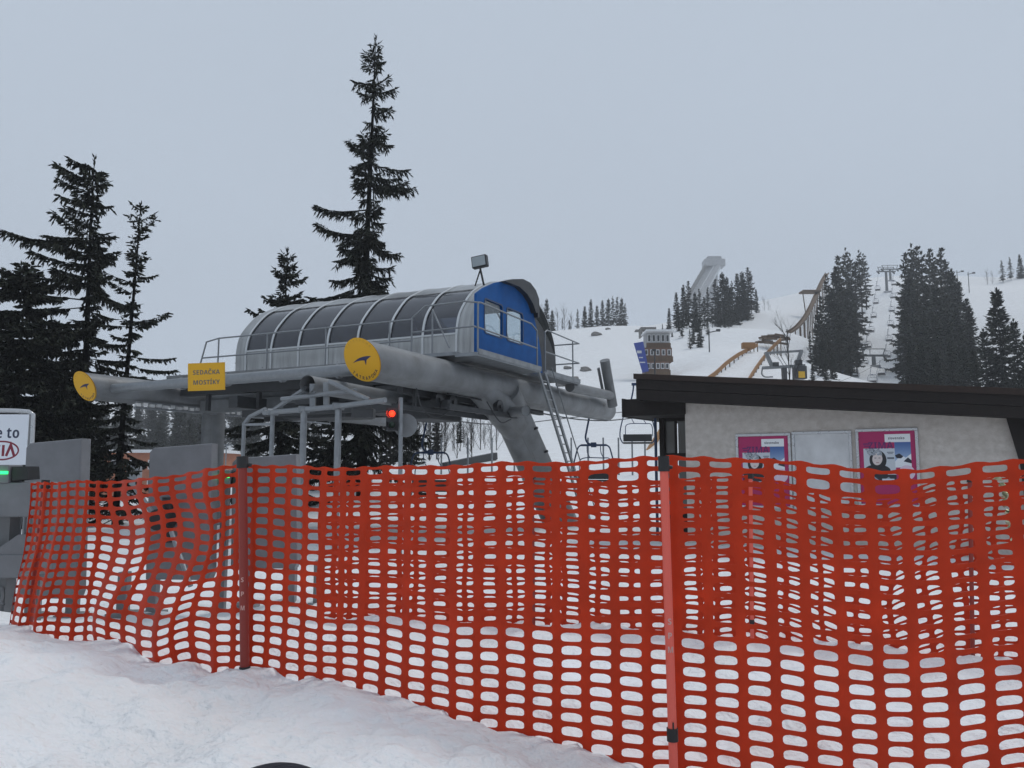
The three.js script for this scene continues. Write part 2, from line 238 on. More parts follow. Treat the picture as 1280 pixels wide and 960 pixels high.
const rrect = (v0, v1, h0, h1, r) => { const p = []; for (const [cx, cy, a] of [[v1 - r, h1 - r, 0], [v0 + r, h1 - r, 1], [v0 + r, h0 + r, 2], [v1 - r, h0 + r, 3]]) for (let k = 0; k <= 4; k++) { const t = (a + k / 4) * Math.PI / 2; p.push([cx + r * Math.cos(t), cy + r * Math.sin(t)]); } return p; };
const winA = rrect(0.36, 1.32, 4.86, 5.68, 0.09), winB = rrect(1.56, 2.52, 4.86, 5.68, 0.09);
mesh('cabin_face', facePolyHoles([[-0.04, 4.2], [-0.05, 5.3], [-0.04, 5.72], [0.35, 5.94], [0.94, 6.19], [1.57, 6.38], [2.23, 6.52], [2.66, 6.5], [3.0, 6.36], [3.2, 6.12], [3.22, 5.8], [3.5, 5.3], [3.7, 4.8], [3.82, 4.2]], [winA, winB], -0.05, 0.012), M.blue, st);
mesh('cabin_face', facePoly([[3.25, 5.78], [3.55, 5.68], [3.85, 5.53], [4.32, 5.26], [4.66, 4.96], [4.82, 4.6], [4.84, 4.2], [3.84, 4.2], [3.72, 4.8], [3.52, 5.3]], -0.03, 0.012), M.dark, st).userData.label = 'black curved end panel';
for (const w of [winA, winB]) { const pane = mesh('cabin_window', facePoly(w, -0.02, -0.012), M.clear, st); const c = [(w[0][0] + w[10][0]) / 2, (w[0][1] + w[10][1]) / 2]; mesh('window_seal', facePolyHoles(w.map(([v, h]) => [c[0] + (v - c[0]) * 1.05, c[1] + (h - c[1]) * 1.06]), [w.map(([v, h]) => [c[0] + (v - c[0]) * 0.985, c[1] + (h - c[1]) * 0.98])], -0.062, -0.052), M.navy, pane); }
mesh('roof_hood', facePoly([[1.15, 6.26], [1.57, 6.4], [2.23, 6.55], [2.69, 6.55], [3.05, 6.42], [3.26, 6.22], [3.27, 5.86], [3.06, 5.8], [2.85, 6.02], [2.5, 6.2], [2.0, 6.3]], -0.2, -0.051), M.dark, st);
mesh('hood_bracket', [box(-0.1, 0.16, 5.72, 5.9, -3.36, -3.25)], M.dark, st);
mesh('cabin_wall', [facePoly([[0.06, 4.2], [0.06, 4.8], [4.84, 4.8], [4.84, 4.2]], 3.3, 3.34)], M.white, st);
mesh('cabin_floor', [box(-7.4, 0.0, 4.1, 4.2, -4.88, -0.02)], M.steel, st);
mesh('control_cabinet', [box(-0.9, -0.5, 4.22, 5.25, -1.5, -0.7, 0.02), box(-1.6, -1.15, 4.22, 5.05, -2.6, -1.9, 0.02)], M.white, st);
mesh('drive_machinery', [box(-6.6, -5.7, 4.22, 5.1, -2.2, -1.4, 0.04), cyl(L(4.0, 4.75, 0.9), L(5.2, 4.75, 0.9), 0.3), box(-3.6, -2.7, 4.22, 4.95, -1.3, -0.6, 0.03), cyl(L(3.2, 4.3, 2.4), L(3.2, 5.3, 2.4), 0.35)], M.white, st);
// bullwheel, sheaves and frames under the deck
const wheel = new THREE.TorusGeometry(1.95, 0.09, 10, 48); wheel.rotateX(Math.PI / 2); wheel.translate(-2.3, 3.32, -2.3);
mesh('bullwheel', [wheel, cyl(L(2.3, 3.2, 2.3), L(2.3, 3.5, 2.3), 0.3), ...[0, 1, 2, 3, 4, 5].map((k) => bar(L(2.3, 3.32, 2.3), L(2.3 + 1.9 * Math.cos(k * 1.047), 3.32, 2.3 + 1.9 * Math.sin(k * 1.047)), 0.12, 0.1))], M.machine, st);
mesh('drive_shaft', cyl(L(2.3, 3.4, 2.3), L(2.3, 4.15, 2.3), 0.22), M.machine, st);
mesh('under_frame', [bar(L(0.6, 3.3, -2.2), L(0.6, 3.3, 5.2), 0.14, 0.2), bar(L(1.0, 3.02, -1.6), L(1.0, 3.02, 3.2), 0.1, 0.16), bar(L(0.1, 3.05, -1.0), L(6.5, 3.05, -0.6), 0.14, 0.18), bar(L(0.4, 3.1, 1.3), L(7.5, 3.1, 1.3), 0.2, 0.22), bar(L(0.4, 3.75, -0.4), L(8.9, 3.75, -0.4), 0.3, 0.24), ...[1, 2.6, 4.4, 6.2, 8].map((u) => bar(L(u, 3.2, -0.4), L(u, 4.1, -0.4), 0.1, 0.1)), bar(L(0.9, 3.4, -1.6), L(0.9, 3.1, 0.4), 0.3, 0.12), bar(L(4.3, 3.35, -0.9), L(4.3, 3.35, 4), 0.5, 0.3), bar(L(6.6, 3.35, -0.9), L(6.6, 3.35, 4), 0.3, 0.3)], M.machine, st);
mesh('drive_housing', [box(-2.9, -0.8, 2.95, 3.25, -1.6, 0.6, 0.05), box(-1.6, -0.7, 2.75, 3.0, -0.6, 0.9, 0.04), box(-5.4, -3.4, 2.9, 3.3, -0.8, 0.4, 0.05)], M.machine, st);
mesh('tension_frame', [bar(L(-0.1, 2.95, -1.4), L(-0.1, 2.95, 2.0), 0.08, 0.12), bar(L(0.5, 2.9, -2.6), L(0.5, 2.9, 1.6), 0.08, 0.1), ...[-1.8, -0.9, 0, 0.9].map((v) => bar(L(0.5, 2.85, v), L(0.5, 3.4, v), 0.07, 0.07, V(0, 0, 1))), pipe([L(0.2, 3.3, -2.2), L(0.3, 2.9, -1.8), L(0.3, 2.75, -1.2), L(0.2, 3.0, -0.6)], 0.015, 6), pipe([L(-0.1, 3.2, 0.4), L(-0.2, 2.75, 0.9), L(-0.15, 2.85, 1.6)], 0.015, 6)], M.machine, st);
for (const [u, v] of [[-0.05, 1.1], [-0.05, 1.7], [0.35, -1.1], [0.35, -0.5]]) mesh('sheave_wheel', [cyl(L(u - 0.06, 3.13, v), L(u + 0.06, 3.13, v), 0.17, 0.17, 20), cyl(L(u - 0.1, 3.13, v), L(u + 0.1, 3.13, v), 0.05, 0.05, 10)], M.dark, st);
mesh('side_channel', [box(-8.9, -0.5, 3.92, 4.02, 0.55, 1.15), bar(L(0.6, 4.06, -1.1), L(8.8, 4.06, -1.1), 0.05, 0.1), box(-8.9, -0.7, 3.2, 3.55, -0.35, -0.15)], M.steel, st);
{ // rack of square plates under the far tube
  const r = mesh('cable_rack', [bar(L(9.0, 3.22, -1.9), L(9.0, 3.22, 6), 0.06, 0.05), bar(L(9.0, 3.36, -1.9), L(9.0, 3.36, 6), 0.06, 0.05)], M.galv, st);
  for (let k = 0; k < 28; k++) mesh('rack_plate', box(-9.02, -8.95, 3.25 + (k % 2) * 0.02, 3.33 + (k % 2) * 0.02, 1.9 - k * 0.22, 1.76 - k * 0.22), M.white, r); }
// walkways and railings
const deckG = [box(-8.2, -0.45, 4.12, 4.18, 0.02, 0.95), box(-0.5, 1.0 - 1.02, 4.12, 4.18, 0.03, 1.0)];
mesh('walkway', [box(-8.2, -0.47, 4.1, 4.14, 0.2, 0.62)], M.galv, st);
mesh('landing', [box(-1.1, 0.1, 4.12, 4.2, 0.06, 1.05), box(0.06, 0.62, 4.08, 4.16, -2.35, 1.05), bar(L(-0.62, 4.18, -1.0), L(-0.62, 4.18, 2.4), 0.04, 0.12)], M.galv, st);
mesh('landing', [box(0.06, 0.5, 4.08, 4.16, -5.5, -3.0), bar(L(-0.5, 4.18, 3.0), L(-0.5, 4.18, 5.5), 0.04, 0.12)], M.galv, st);
const R = 0.021;
mesh('railing', [...rail([L(8.25, 4.14, -0.6), L(7.95, 5.05, -0.6), L(7.5, 5.12, -0.6), L(1.35, 5.12, -0.6)], R), ...rail([L(8.1, 4.62, -0.6), L(1.35, 4.62, -0.6)], R), ...[7.5, 5.8, 3.9, 2.0].flatMap((u) => rail([L(u, 4.14, -0.6), L(u, 5.12, -0.6)], R))], M.galv, st);
mesh('railing', [...rail([L(1.1, 4.2, -1.02), L(1.1, 5.05, -1.02), L(0.75, 5.3, -1.02), L(-0.3, 5.32, -1.02), L(-0.58, 5.3, -0.8), L(-0.58, 5.28, 1.9), L(-0.58, 5.15, 2.25), L(-0.58, 4.2, 2.25)], R), ...rail([L(1.1, 4.72, -1.02), L(-0.5, 4.74, -1.02), L(-0.58, 4.72, -0.9), L(-0.58, 4.7, 2.25)], R), ...rail([L(-0.58, 4.2, -0.95), L(-0.58, 5.3, -0.95)], R), ...rail([L(0.55, 4.2, -1.02), L(0.55, 5.2, -1.02), L(0.1, 4.3, -1.02)], R)], M.galv, st);
mesh('railing', [...rail([L(-0.48, 4.16, 3.0), L(-0.48, 5.25, 3.0), L(-0.48, 5.32, 3.15), L(-0.48, 5.3, 5.5)], R), ...rail([L(-0.48, 4.72, 3.0), L(-0.48, 4.72, 5.5)], R), ...rail([L(-0.48, 4.16, 5.0), L(-0.48, 5.3, 5.0)], R), ...rail([L(-0.48, 5.3, 5.5), L(0.6, 5.3, 5.5), L(0.6, 4.2, 5.5)], R), ...rail([L(-0.48, 4.72, 5.5), L(0.6, 4.72, 5.5)], R)], M.galv, st);
// the leaning leg under the near tube, the upright legs further back
{
  const top = L(0.25, 3.55, 1.9), foot = L(0.25, -0.4, 6.3);
  const leg = mesh('support_leg', [cyl(top, foot, 0.46, 0.5, 32), cyl(L(0.25, 3.62, 0.6), L(0.25, 2.7, 2.9), 0.34, 0.46, 24)], M.steel, st);
  mesh('pipe_stub', [cyl(L(-0.1, 3.05, 1.7), L(-0.75, 3.02, 1.2), 0.13, 0.13, 18, true), cyl(L(-0.74, 3.02, 1.21), L(-0.72, 3.02, 1.22), 0.128, 0.128, 18)], M.steel, leg);
  for (const k of [0.25, 0.4, 0.52, 0.64, 0.76]) mesh('bolt', cyl(lerpV(top, foot, k).add(V(0.42, 0.1, 0.1)), lerpV(top, foot, k).add(V(0.56, 0.14, 0.14)), 0.035, 0.035, 8), M.dark, leg);
}
function lerpV(a, b, t) { return a.clone().lerp(b, t); }
mesh('support_leg', cyl(L(9.25, 3.5, 1.0), L(9.25, -2.5, 1.0), 0.32, 0.34, 28), M.steel, st);
{ // ladder beside the leg
  const a = L(-0.5, 4.16, 2.5), b = L(-0.5, 0.0, 5.9), w = V(0.0, 0, 0); const off = L(-0.0, 0, 0.42);
  const ld = mesh('ladder', [bar(a, b, 0.05, 0.09), bar(a.clone().add(off), b.clone().add(off), 0.05, 0.09)], M.galv, st);
  for (let k = 1; k < 18; k++) { const p = lerpV(a, b, k / 18); mesh('rung', cyl(p, p.clone().add(off), 0.016, 0.016, 8), M.galv, ld); }
  mesh('ladder_handrail', rail([L(-0.58, 4.3, 3.2), L(-0.6, 0.1, 6.7)], 0.018), M.galv, ld);
}
// mast and pipe at the uphill end
mesh('counter_mast', [cyl(L(-0.35, 3.72, 8.9), L(-0.35, 5.15, 8.15), 0.16, 0.16, 20), bar(L(-0.15, 4.0, 8.6), L(-0.15, 4.9, 8.1), 0.06, 0.1)], M.steel, st);
mesh('mast_pipe', cyl(L(-0.3, 4.0, 5.2), L(-0.35, 4.05, 8.7), 0.15, 0.15, 18), M.steel, st);
mesh('flood_bracket', [cyl(L(0.2, 6.12, 0.8), L(0.2, 6.5, 0.6), 0.025), cyl(L(0.5, 6.16, 0.9), L(0.2, 6.45, 0.6), 0.018)], M.dark, st);

{ // floodlight on the canopy edge
  const p = world(0.2, 6.5, 0.6); const f = thing('floodlight', 'boxy floodlight standing on the roof edge above blue cabin', 'floodlight', p, -0.35);
  const b = box(-0.2, 0.2, 0.02, 0.32, -0.12, 0.05, 0.03); b.rotateZ(0.12); mesh('housing', b, M.dark, f); const g = box(-0.17, 0.17, 0.05, 0.29, 0.052, 0.06); g.rotateZ(0.12); mesh('glass', g, std([0.3, 0.34, 0.36], 0.15), f); }
{ // yellow name board hanging on the cross tube
  const tex = canvasTex(512, 384, (c) => { c.fillStyle = '#dba512'; c.fillRect(0, 0, 512, 384); c.fillStyle = '#4a5560'; c.font = 'bold 88px sans-serif'; c.textAlign = 'center'; c.textBaseline = 'middle'; c.fillText('SEDAČKA', 256, 130, 420); c.fillText('MOSTÍKY', 256, 272, 380); });
  const p = at(258, 488, 16.3), s = thing('name_board', 'yellow board lettered in grey fixed to the cross tube', 'sign', p, 0.06);
  const h = 0.57, w = 0.74; const bd = box(-w / 2, w / 2, 0, h, -0.03, 0); mesh('board', bd, M.yellow, s); const pl = new THREE.PlaneGeometry(w - 0.01, h - 0.01); pl.translate(0, h / 2, 0.003); mesh('lettering', pl, new THREE.MeshStandardMaterial({ map: tex, roughness: 0.55 }), s, true); s.rotation.z = 0.045;
  mesh('clamp', [box(-0.28, -0.24, 0.2, 0.45, -0.12, -0.03), box(0.24, 0.28, 0.2, 0.45, -0.12, -0.03)], M.galv, s); }

// ------------------------------------------------------------------ boarding frame and signal
{
  const base = at(380, 590, 15.2); base.y = ground(base.x, base.z); const f = thing('boarding_frame', 'grey pipe frame with bracing columns under the station', 'pipe frame', base);
  const P = (px, py, d) => at(px, py, d).sub(base);
  const G = (px, d) => { const p = at(px, 590, d); p.y = ground(p.x, p.z) - 0.1; return p.sub(base); };
  for (const [px, d, r] of [[341, 15.9, 0.045], [380, 15.2, 0.062], [423, 14.8, 0.062]]) { const t = P(px, 512, d); const b = t.clone(); b.y = -0.15; mesh('column', cyl(b, t, r, r, 14), M.galv, f); }
  mesh('top_pipe', [...rail([P(330, 516, 16), P(380, 512, 15.2), P(423, 508, 14.8), P(482, 500, 14.3)], 0.05, 12), ...[[341, 515, 15.9], [380, 512, 15.2], [423, 508, 14.8]].map(([a, b, c]) => { const p = P(a, b, c); return cyl(p.clone().add(V(-0.09, 0, 0.05)), p.clone().add(V(0.09, 0, -0.05)), 0.068, 0.068, 14); })], M.galv, f);
  mesh('cross_pipe', rail([P(352, 499, 15.6), P(445, 488, 14.8)], 0.042, 10), M.galv, f);
  mesh('brace', rail([P(343, 512, 15.8), P(384, 484, 15.4)], 0.045, 10), M.galv, f);
  mesh('brace', rail([P(412, 477, 15), P(462, 500, 14.5)], 0.045, 10), M.galv, f);
  const a = P(384, 480, 15.2), b = P(508, 501, 19); mesh('short_tube', [cyl(a, b, 0.17, 0.17, 24, true)], M.steel, f);
  mesh('post', [bar(P(391, 480, 15.3), P(391, 508, 15.3), 0.1, 0.1, V(0, 0, 1)), bar(P(408, 478, 15.3), P(408, 508, 15.3), 0.1, 0.1, V(0, 0, 1))], M.galv, f);
  mesh('side_rail', [...rail([G(303, 16.3), P(305, 530, 16.3), P(312, 521, 16.3), P(332, 511, 16)], 0.04, 10), ...rail([P(305, 531, 16.3), P(341, 530, 15.9)], 0.03, 8)], M.galv, f);
}
{
  const p = at(491, 560, 14.6), s = thing('traffic_light', 'two lamp traffic light with glowing red lamp on grey pole', 'traffic light', at(500, 590, 14.6).setY(0), 0);
  const o = s.position; const Q = (px, py) => at(px, py, 14.6).sub(o);
  const post = Q(502, 560); const pb = post.clone(); pb.y = ground(o.x, o.z) - 0.1; const pt = Q(501, 497);
  mesh('pole', cyl(pb, pt, 0.04, 0.04, 12), M.galv, s);
  const c = Q(490, 524); mesh('housing', [new THREE.BoxGeometry(0.22, 0.42, 0.12).translate(c.x, c.y, c.z - 0.07)], M.dark, s);
  const lamp = (py, mat, nm) => { const q = Q(490, py); const l = new THREE.SphereGeometry(0.058, 20, 10, 0, Math.PI * 2, 0, Math.PI / 2); l.scale(1, 0.45, 1); l.rotateX(Math.PI / 2); l.translate(q.x, q.y, q.z - 0.005); mesh(nm, l, mat, s); const v = new THREE.CylinderGeometry(0.085, 0.075, 0.14, 20, 1, true, -Math.PI * 0.5 - 0.6, Math.PI + 1.2); v.rotateX(Math.PI / 2); v.translate(q.x, q.y, q.z + 0.07); mesh('visor', v, M.dark, s); return q; };
  const q = lamp(517, glow([1, 0.03, 0.01], 3), 'red_lamp'); lamp(531, std([0.02, 0.05, 0.03], 0.3), 'dark_lamp');
  const li = new THREE.PointLight(lin(1, 0.06, 0.02), 0.06, 4); li.position.set(q.x, q.y, q.z + 0.06); li.castShadow = true; s.add(li);
  const d = new THREE.CylinderGeometry(0.22, 0.22, 0.02, 32); d.rotateX(Math.PI / 2); const dq = Q(505, 531); d.translate(dq.x, dq.y, dq.z - 0.2); mesh('back_disc', d, M.steel, s);
  mesh('hanging_box', [box(Q(450, 0).x, Q(476, 0).x, Q(450, 522).y, Q(450, 510).y, dq.z - 0.3, dq.z - 0.02, 0.02), cyl(Q(462, 508), Q(462, 496), 0.02)], M.machine, s);
}

// ------------------------------------------------------------------ chairs, ropes and pylons
function chairModel(label, group) {
  const c = thing('lift_chair', label, 'lift chair', V(0, 0, 0), 0, group), W = 0.62;
  mesh('hanger', [pipe([V(-0.12, 2.32, 0), V(-0.14, 2.1, 0), V(-0.22, 1.7, 0), V(-0.26, 1.42, 0), V(-0.18, 1.26, 0), V(0, 1.22, 0)], 0.032, 10, 32), box(-0.2, -0.02, 2.28, 2.38, -0.09, 0.09, 0.02)], M.navy, c);
  mesh('crossbar', [cyl(V(-0.42, 1.2, 0), V(0.42, 1.2, 0), 0.035, 0.035, 10), box(-0.09, 0.09, 1.13, 1.29, -0.06, 0.06, 0.02)], M.navy, c);
  for (const s of [-1, 1]) mesh('side_arm', pipe([V(s * 0.42, 1.2, 0), V(s * 0.5, 1.14, 0), V(s * 0.58, 0.9, 0.02), V(s * 0.67, 0.45, 0.06), V(s * 0.66, 0.22, 0.04), V(s * 0.6, 0.1, -0.05), V(s * 0.58, 0.06, -0.45)], 0.024, 8, 30), M.navy, c);
  mesh('safety_bar', pipe([V(-0.46, 0.3, 0.05), V(-0.46, 0.55, 0.1), V(-0.43, 0.72, 0.12), V(-0.3, 0.78, 0.12), V(0.3, 0.78, 0.12), V(0.5, 0.77, 0.12), V(0.56, 0.66, 0.12), V(0.58, 0.3, 0.05)], 0.016, 8, 40), M.navy, c);
  mesh('bar_hook', [pipe([V(-0.22, 1.18, 0), V(-0.2, 0.95, 0.05), V(-0.12, 0.8, 0.12)], 0.014, 6, 10), pipe([V(0.22, 1.18, 0), V(0.24, 0.95, 0.05), V(0.32, 0.8, 0.12)], 0.014, 6, 10)], M.navy, c);
  mesh('backrest', box(-0.55, 0.55, 0.1, 0.38, 0.03, 0.08, 0.02), M.dark, c);
  mesh('seat', box(-0.56, 0.56, 0.02, 0.08, -0.45, 0.04, 0.02), M.machine, c);
  return c;
}
const line = (a, b, sag, n = 24) => { const p = []; for (let i = 0; i <= n; i++) { const t = i / n; const q = a.clone().lerp(b, t); q.y -= 4 * sag * t * (1 - t); p.push(q); } return p; };
const pyA = { l: at(1078, 447, 135), r: at(1106, 447, 135) }, pyB = { l: at(1098, 341, 205), r: at(1117, 341, 205) };
const startN = world(0.15, 3.28, 9.5), startF = world(4.3, 3.28, 10);
const ropeL = [...line(startF, pyA.l, 1.4), ...line(pyA.l, pyB.l, 1.2).slice(1)], ropeR = [...line(startN, pyA.r, 1.4), ...line(pyA.r, pyB.r, 1.2).slice(1)];
const lift = 'two seat chairs hanging on the lift ropes';
for (const [pts, lab] of [[[world(4.3, 3.28, 3), ...ropeL], 'thin dark haul rope on the tree clump side of the line'], [[world(0.15, 3.28, -1.0), ...ropeR], 'thin dark haul rope running out under the near tube']]) { const c = new THREE.CatmullRomCurve3(pts, false, 'chordal'); tag(mesh('haul_rope', new THREE.TubeGeometry(c, 160, 0.02, 5), M.machine), lab, 'rope'); }
const ch0 = chairModel('empty two seat chair with curved hanger under the station deck', 'chairs inside the station'); 
{ const p = at(534, 518, 24.3); ch0.position.set(p.x + 0.12, p.y - 2.36, p.z); ch0.rotation.y = 0.05; 
  const q = world(0.15, 3.3, 8.4); copyOf(ch0, V(q.x, q.y - 2.08, q.z), -0.2, 'empty chair below rounded end of the near tube, hanger curving down', undefined).userData.group = undefined; delete ch0.userData.group; }
function onRope(pts, t) { const c = new THREE.CatmullRomCurve3(pts); return c.getPoint(t); }
{ const p = at(797, 548, 31); copyOf(ch0, V(p.x, p.y - 0.22, p.z), -0.15, 'empty chair hanging beneath the low eave of the hut'); }
const segL = line(pyA.l, pyB.l, 1.2), segR = line(pyA.r, pyB.r, 1.2);
for (let k = 0; k < 6; k++) { for (const [s, o] of [[segL, 0.06], [segR, 0.13]]) { const p = onRope(s, o + k * 0.165); copyOf(ch0, V(p.x, p.y - 2.36, p.z), -0.5, 'small empty chair hanging on the ropes between the two pylons', lift); } }
for (const [s, t] of [[ropeL.slice(0, 25), 0.9], [ropeL.slice(0, 25), 0.8], [ropeR.slice(0, 25), 0.93], [ropeR.slice(0, 25), 0.8]]) { const p = onRope(s, t); copyOf(ch0, V(p.x, p.y - 2.36, p.z), -0.5, 'small empty chair hanging on the ropes below the lower pylon', lift); }
function pylon(l, r, label, upper) {
  const mid = l.clone().add(r).multiplyScalar(0.5), b = mid.clone(); b.y = ground(mid.x, mid.z) - 0.6; const t = thing('lift_pylon', label, 'pylon', b);
  const Lc = l.clone().sub(b), Rc = r.clone().sub(b), top = mid.clone().sub(b); const A = Lc.clone().sub(Rc).normalize();
  mesh('mast', cyl(V(0, 0, 0), top.clone().add(V(0, 0.3, 0)), 0.36, 0.3, 16), M.steel, t);
  mesh('cross_arm', bar(Lc.clone().addScaledVector(A, 0.5).add(V(0, 0.35, 0)), Rc.clone().addScaledVector(A, -0.5).add(V(0, 0.35, 0)), 0.3, 0.34), M.steel, t);
  mesh('work_frame', [...rail([Lc.clone().add(V(0.3, 0.4, 0)), Lc.clone().add(V(-0.1, 1.5, 0)), Rc.clone().add(V(0.1, 1.5, 0)), Rc.clone().add(V(-0.3, 0.4, 0))], 0.09, 6), ...rail([Lc.clone().lerp(Rc, 0.35).add(V(0, 0.4, 0)), Lc.clone().lerp(Rc, 0.35).add(V(0, 1.5, 0))], 0.06, 6)], M.steel, t);
  for (const c of [Lc, Rc]) { const d = V(0.25, 0.35, -0.85).normalize(); const sv = mesh('sheave_train', [bar(c.clone().addScaledVector(d, -1.3).add(V(0, 0.12, 0)), c.clone().addScaledVector(d, 1.3).add(V(0, 0.12, 0)), 0.14, 0.2), bar(c.clone().add(V(0, 0.1, 0)), c.clone().add(V(0, 0.5, 0)), 0.2, 0.2, V(0, 0, 1))], M.machine, t); for (let k = -2; k <= 2; k++) { const q = c.clone().addScaledVector(d, k * 0.5); mesh('sheave', cyl(q.clone().add(V(-0.08, -0.0, 0)), q.clone().add(V(0.08, -0.0, 0)), 0.2, 0.2, 12), M.dark, sv); } }
  mesh('footing', box(-0.8, 0.8, -0.8, 0.75, -0.8, 0.8, 0.05), M.concrete, t);
  return t; }
pylon(pyA.l, pyA.r, 'grey pylon with boxy service frame beside the tall spruce clump');
pylon(pyB.l, pyB.r, 'far hazy pylon at the head of the snow corridor');
{ const a = at(1103, 338, 222), b = at(1122, 338, 222); pylon(a, b, 'farthest hazy pylon just behind another at the corridor head'); }

// ------------------------------------------------------------------ hut with notice boards
const W1 = onHeight(860, 678, 0), W2 = onHeight(1262, 698, 0), HD = W2.clone().sub(W1), HL = HD.length(); HD.normalize();
const HN = V(-HD.z, 0, HD.x).multiplyScalar(HD.x > 0 ? 1 : -1); // towards the viewer
const hutTurn = Math.atan2(-HD.z, HD.x);
const hut = thing('plaster_hut', 'low plastered hut with dark brown timber eaves and sloping roof', 'hut', W1.clone(), hutTurn);
const hl = (p) => { const r = p.clone().sub(W1); return V(r.dot(HD), p.y, r.dot(HN)); };
const onWall = (px, py, z) => hl(onPlane(px, py, W1.clone().addScaledVector(HN, z), HN));
{
  const tl = onWall(860, 502, 0), tr = onWall(1262, 524, 0), x1 = tr.x + 0.35;
  const wallShape = new THREE.Shape(); wallShape.moveTo(0, -0.3); wallShape.lineTo(x1, -0.3); wallShape.lineTo(x1, tr.y + 0.06); wallShape.lineTo(0, tl.y + 0.1);
  const wg = new THREE.ExtrudeGeometry(wallShape, { depth: 5, bevelEnabled: false }); wg.translate(0, 0, -5); mesh('wall', wg, M.plaster, hut);
  const z = 0.55, a = onWall(795, 468, z), b = onWall(1330, 489, z), c = onWall(795, 500.5, z), d = onWall(1330, 526, z);
  const poly = (pts, z0, z1) => { const s = new THREE.Shape(); pts.forEach((p, i) => i ? s.lineTo(p.x, p.y) : s.moveTo(p.x, p.y)); const g = new THREE.ExtrudeGeometry(s, { depth: z1 - z0, bevelEnabled: false }); g.translate(0, 0, z0); return g; };
  const dn = (p, k) => V(p.x, p.y - k, p.z);
  const n = 2, lh = (a.y - c.y), rh = (b.y - d.y);
  mesh('roof_edge', poly([V(a.x - 0.05, a.y + 0.02, 0), V(b.x, b.y + 0.02, 0), V(b.x, b.y - 0.1, 0), V(a.x - 0.05, a.y - 0.1, 0)], z - 0.1, z + 0.035), M.timberEdge, hut);
  for (let k = 0; k < n; k++) { const e0 = 0.1 + k * (lh - 0.1) / n, e1 = 0.1 + (k + 1) * (lh - 0.1) / n - 0.012; const f0 = 0.1 + k * (rh - 0.1) / n, f1 = 0.1 + (k + 1) * (rh - 0.1) / n - 0.012; mesh('fascia_board', poly([V(a.x, a.y - e0, 0), V(b.x, b.y - f0, 0), V(b.x, b.y - f1, 0), V(a.x, a.y - e1, 0)], z - 0.04, z + 0.004 * k), M.timber, hut); }
  mesh('soffit', poly([V(a.x + 0.02, c.y + 0.06, 0), V(b.x, d.y + 0.06, 0), V(b.x, d.y + 0.02, 0), V(a.x + 0.02, c.y + 0.02, 0)], -5.2, z - 0.05), M.timber, hut);
  mesh('roof', poly([V(a.x, a.y - 0.02, 0), V(b.x, b.y - 0.02, 0), V(b.x, b.y - 0.12, 0), V(a.x, a.y - 0.12, 0)], -5.4, z - 0.11), M.timberEdge, hut);
  mesh('gable_board', [box(a.x - 0.03, a.x + 0.03, c.y, a.y - 0.12, -5.2, z - 0.06)], M.timber, hut);
  // low porch eave on the downhill side
  const e = onWall(778, 499.5, 0.1), g2 = onWall(778, 520.5, 0.1); mesh('porch_eave', [box(e.x, 0.02, g2.y, e.y, -3.2, 0.1), box(e.x - 0.01, e.x + 0.03, g2.y - 0.02, e.y + 0.02, -3.25, 0.12)], M.timber, hut);
  // porch window set back behind the eave
  const zb = -1.1, w0 = onWall(829, 560, zb), w1x = 0.0, yT = onWall(829, 526, zb).y; const wx0 = w0.x;
  mesh('corner_post', box(wx0 - 0.07, wx0 + 0.06, -0.2, yT + 0.1, zb - 0.1, zb + 0.06), M.timber, hut);
  mesh('porch_wall', [box(wx0, w1x + 0.0 - 0.01, -0.2, 0.55, zb - 0.06, zb)], M.timber, hut);
  const wn = mesh('porch_window', [box(wx0 + 0.06, -0.02, 0.55, 0.62, zb - 0.05, zb + 0.03), box(wx0 + 0.06, -0.02, yT - 0.02, yT + 0.06, zb - 0.05, zb + 0.03), box(wx0 + 0.06, -0.02, 1.92, 2.0, zb - 0.05, zb + 0.03), ...[0.33, 0.66].map((t) => box(lerp(wx0, 0, t) - 0.025, lerp(wx0, 0, t) + 0.025, 0.6, yT, zb - 0.04, zb + 0.02)), box(-0.1, -0.02, 0.6, yT, zb - 0.04, zb + 0.03)], M.timber, hut);
  for (let k = 0; k < 3; k++) for (const [y0, y1] of [[0.62, 1.92], [2.0, yT - 0.02]]) mesh('pane', box(lerp(wx0, 0, k / 3) + 0.05, lerp(wx0, 0, (k + 1) / 3) - 0.04, y0, y1, zb - 0.03, zb - 0.022), std([0.12, 0.115, 0.105], 0.12), wn);
  mesh('porch_pipe', cyl(V(wx0 - 0.14, -0.2, zb + 0.12), V(wx0 - 0.14, yT + 0.1, zb + 0.12), 0.035, 0.035, 10), M.navy, hut);
  // dark corner pillar under the far end of the eave
  const q0 = onWall(1256, 522, 0.05), q1 = onWall(1275, 580, 0.05); mesh('corner_board', poly([V(q0.x, q0.y + 0.1, 0), V(q0.x + 1.4, q0.y + 0.1, 0), V(q1.x + 1.4, -0.3, 0), V(q1.x + 0.1, -0.3, 0), V(q1.x, q1.y, 0)], 0.003, 0.16), M.timber, hut);
}
const hutWorld = (x, y, z) => W1.clone().addScaledVector(HD, x).addScaledVector(HN, z).setY(y);
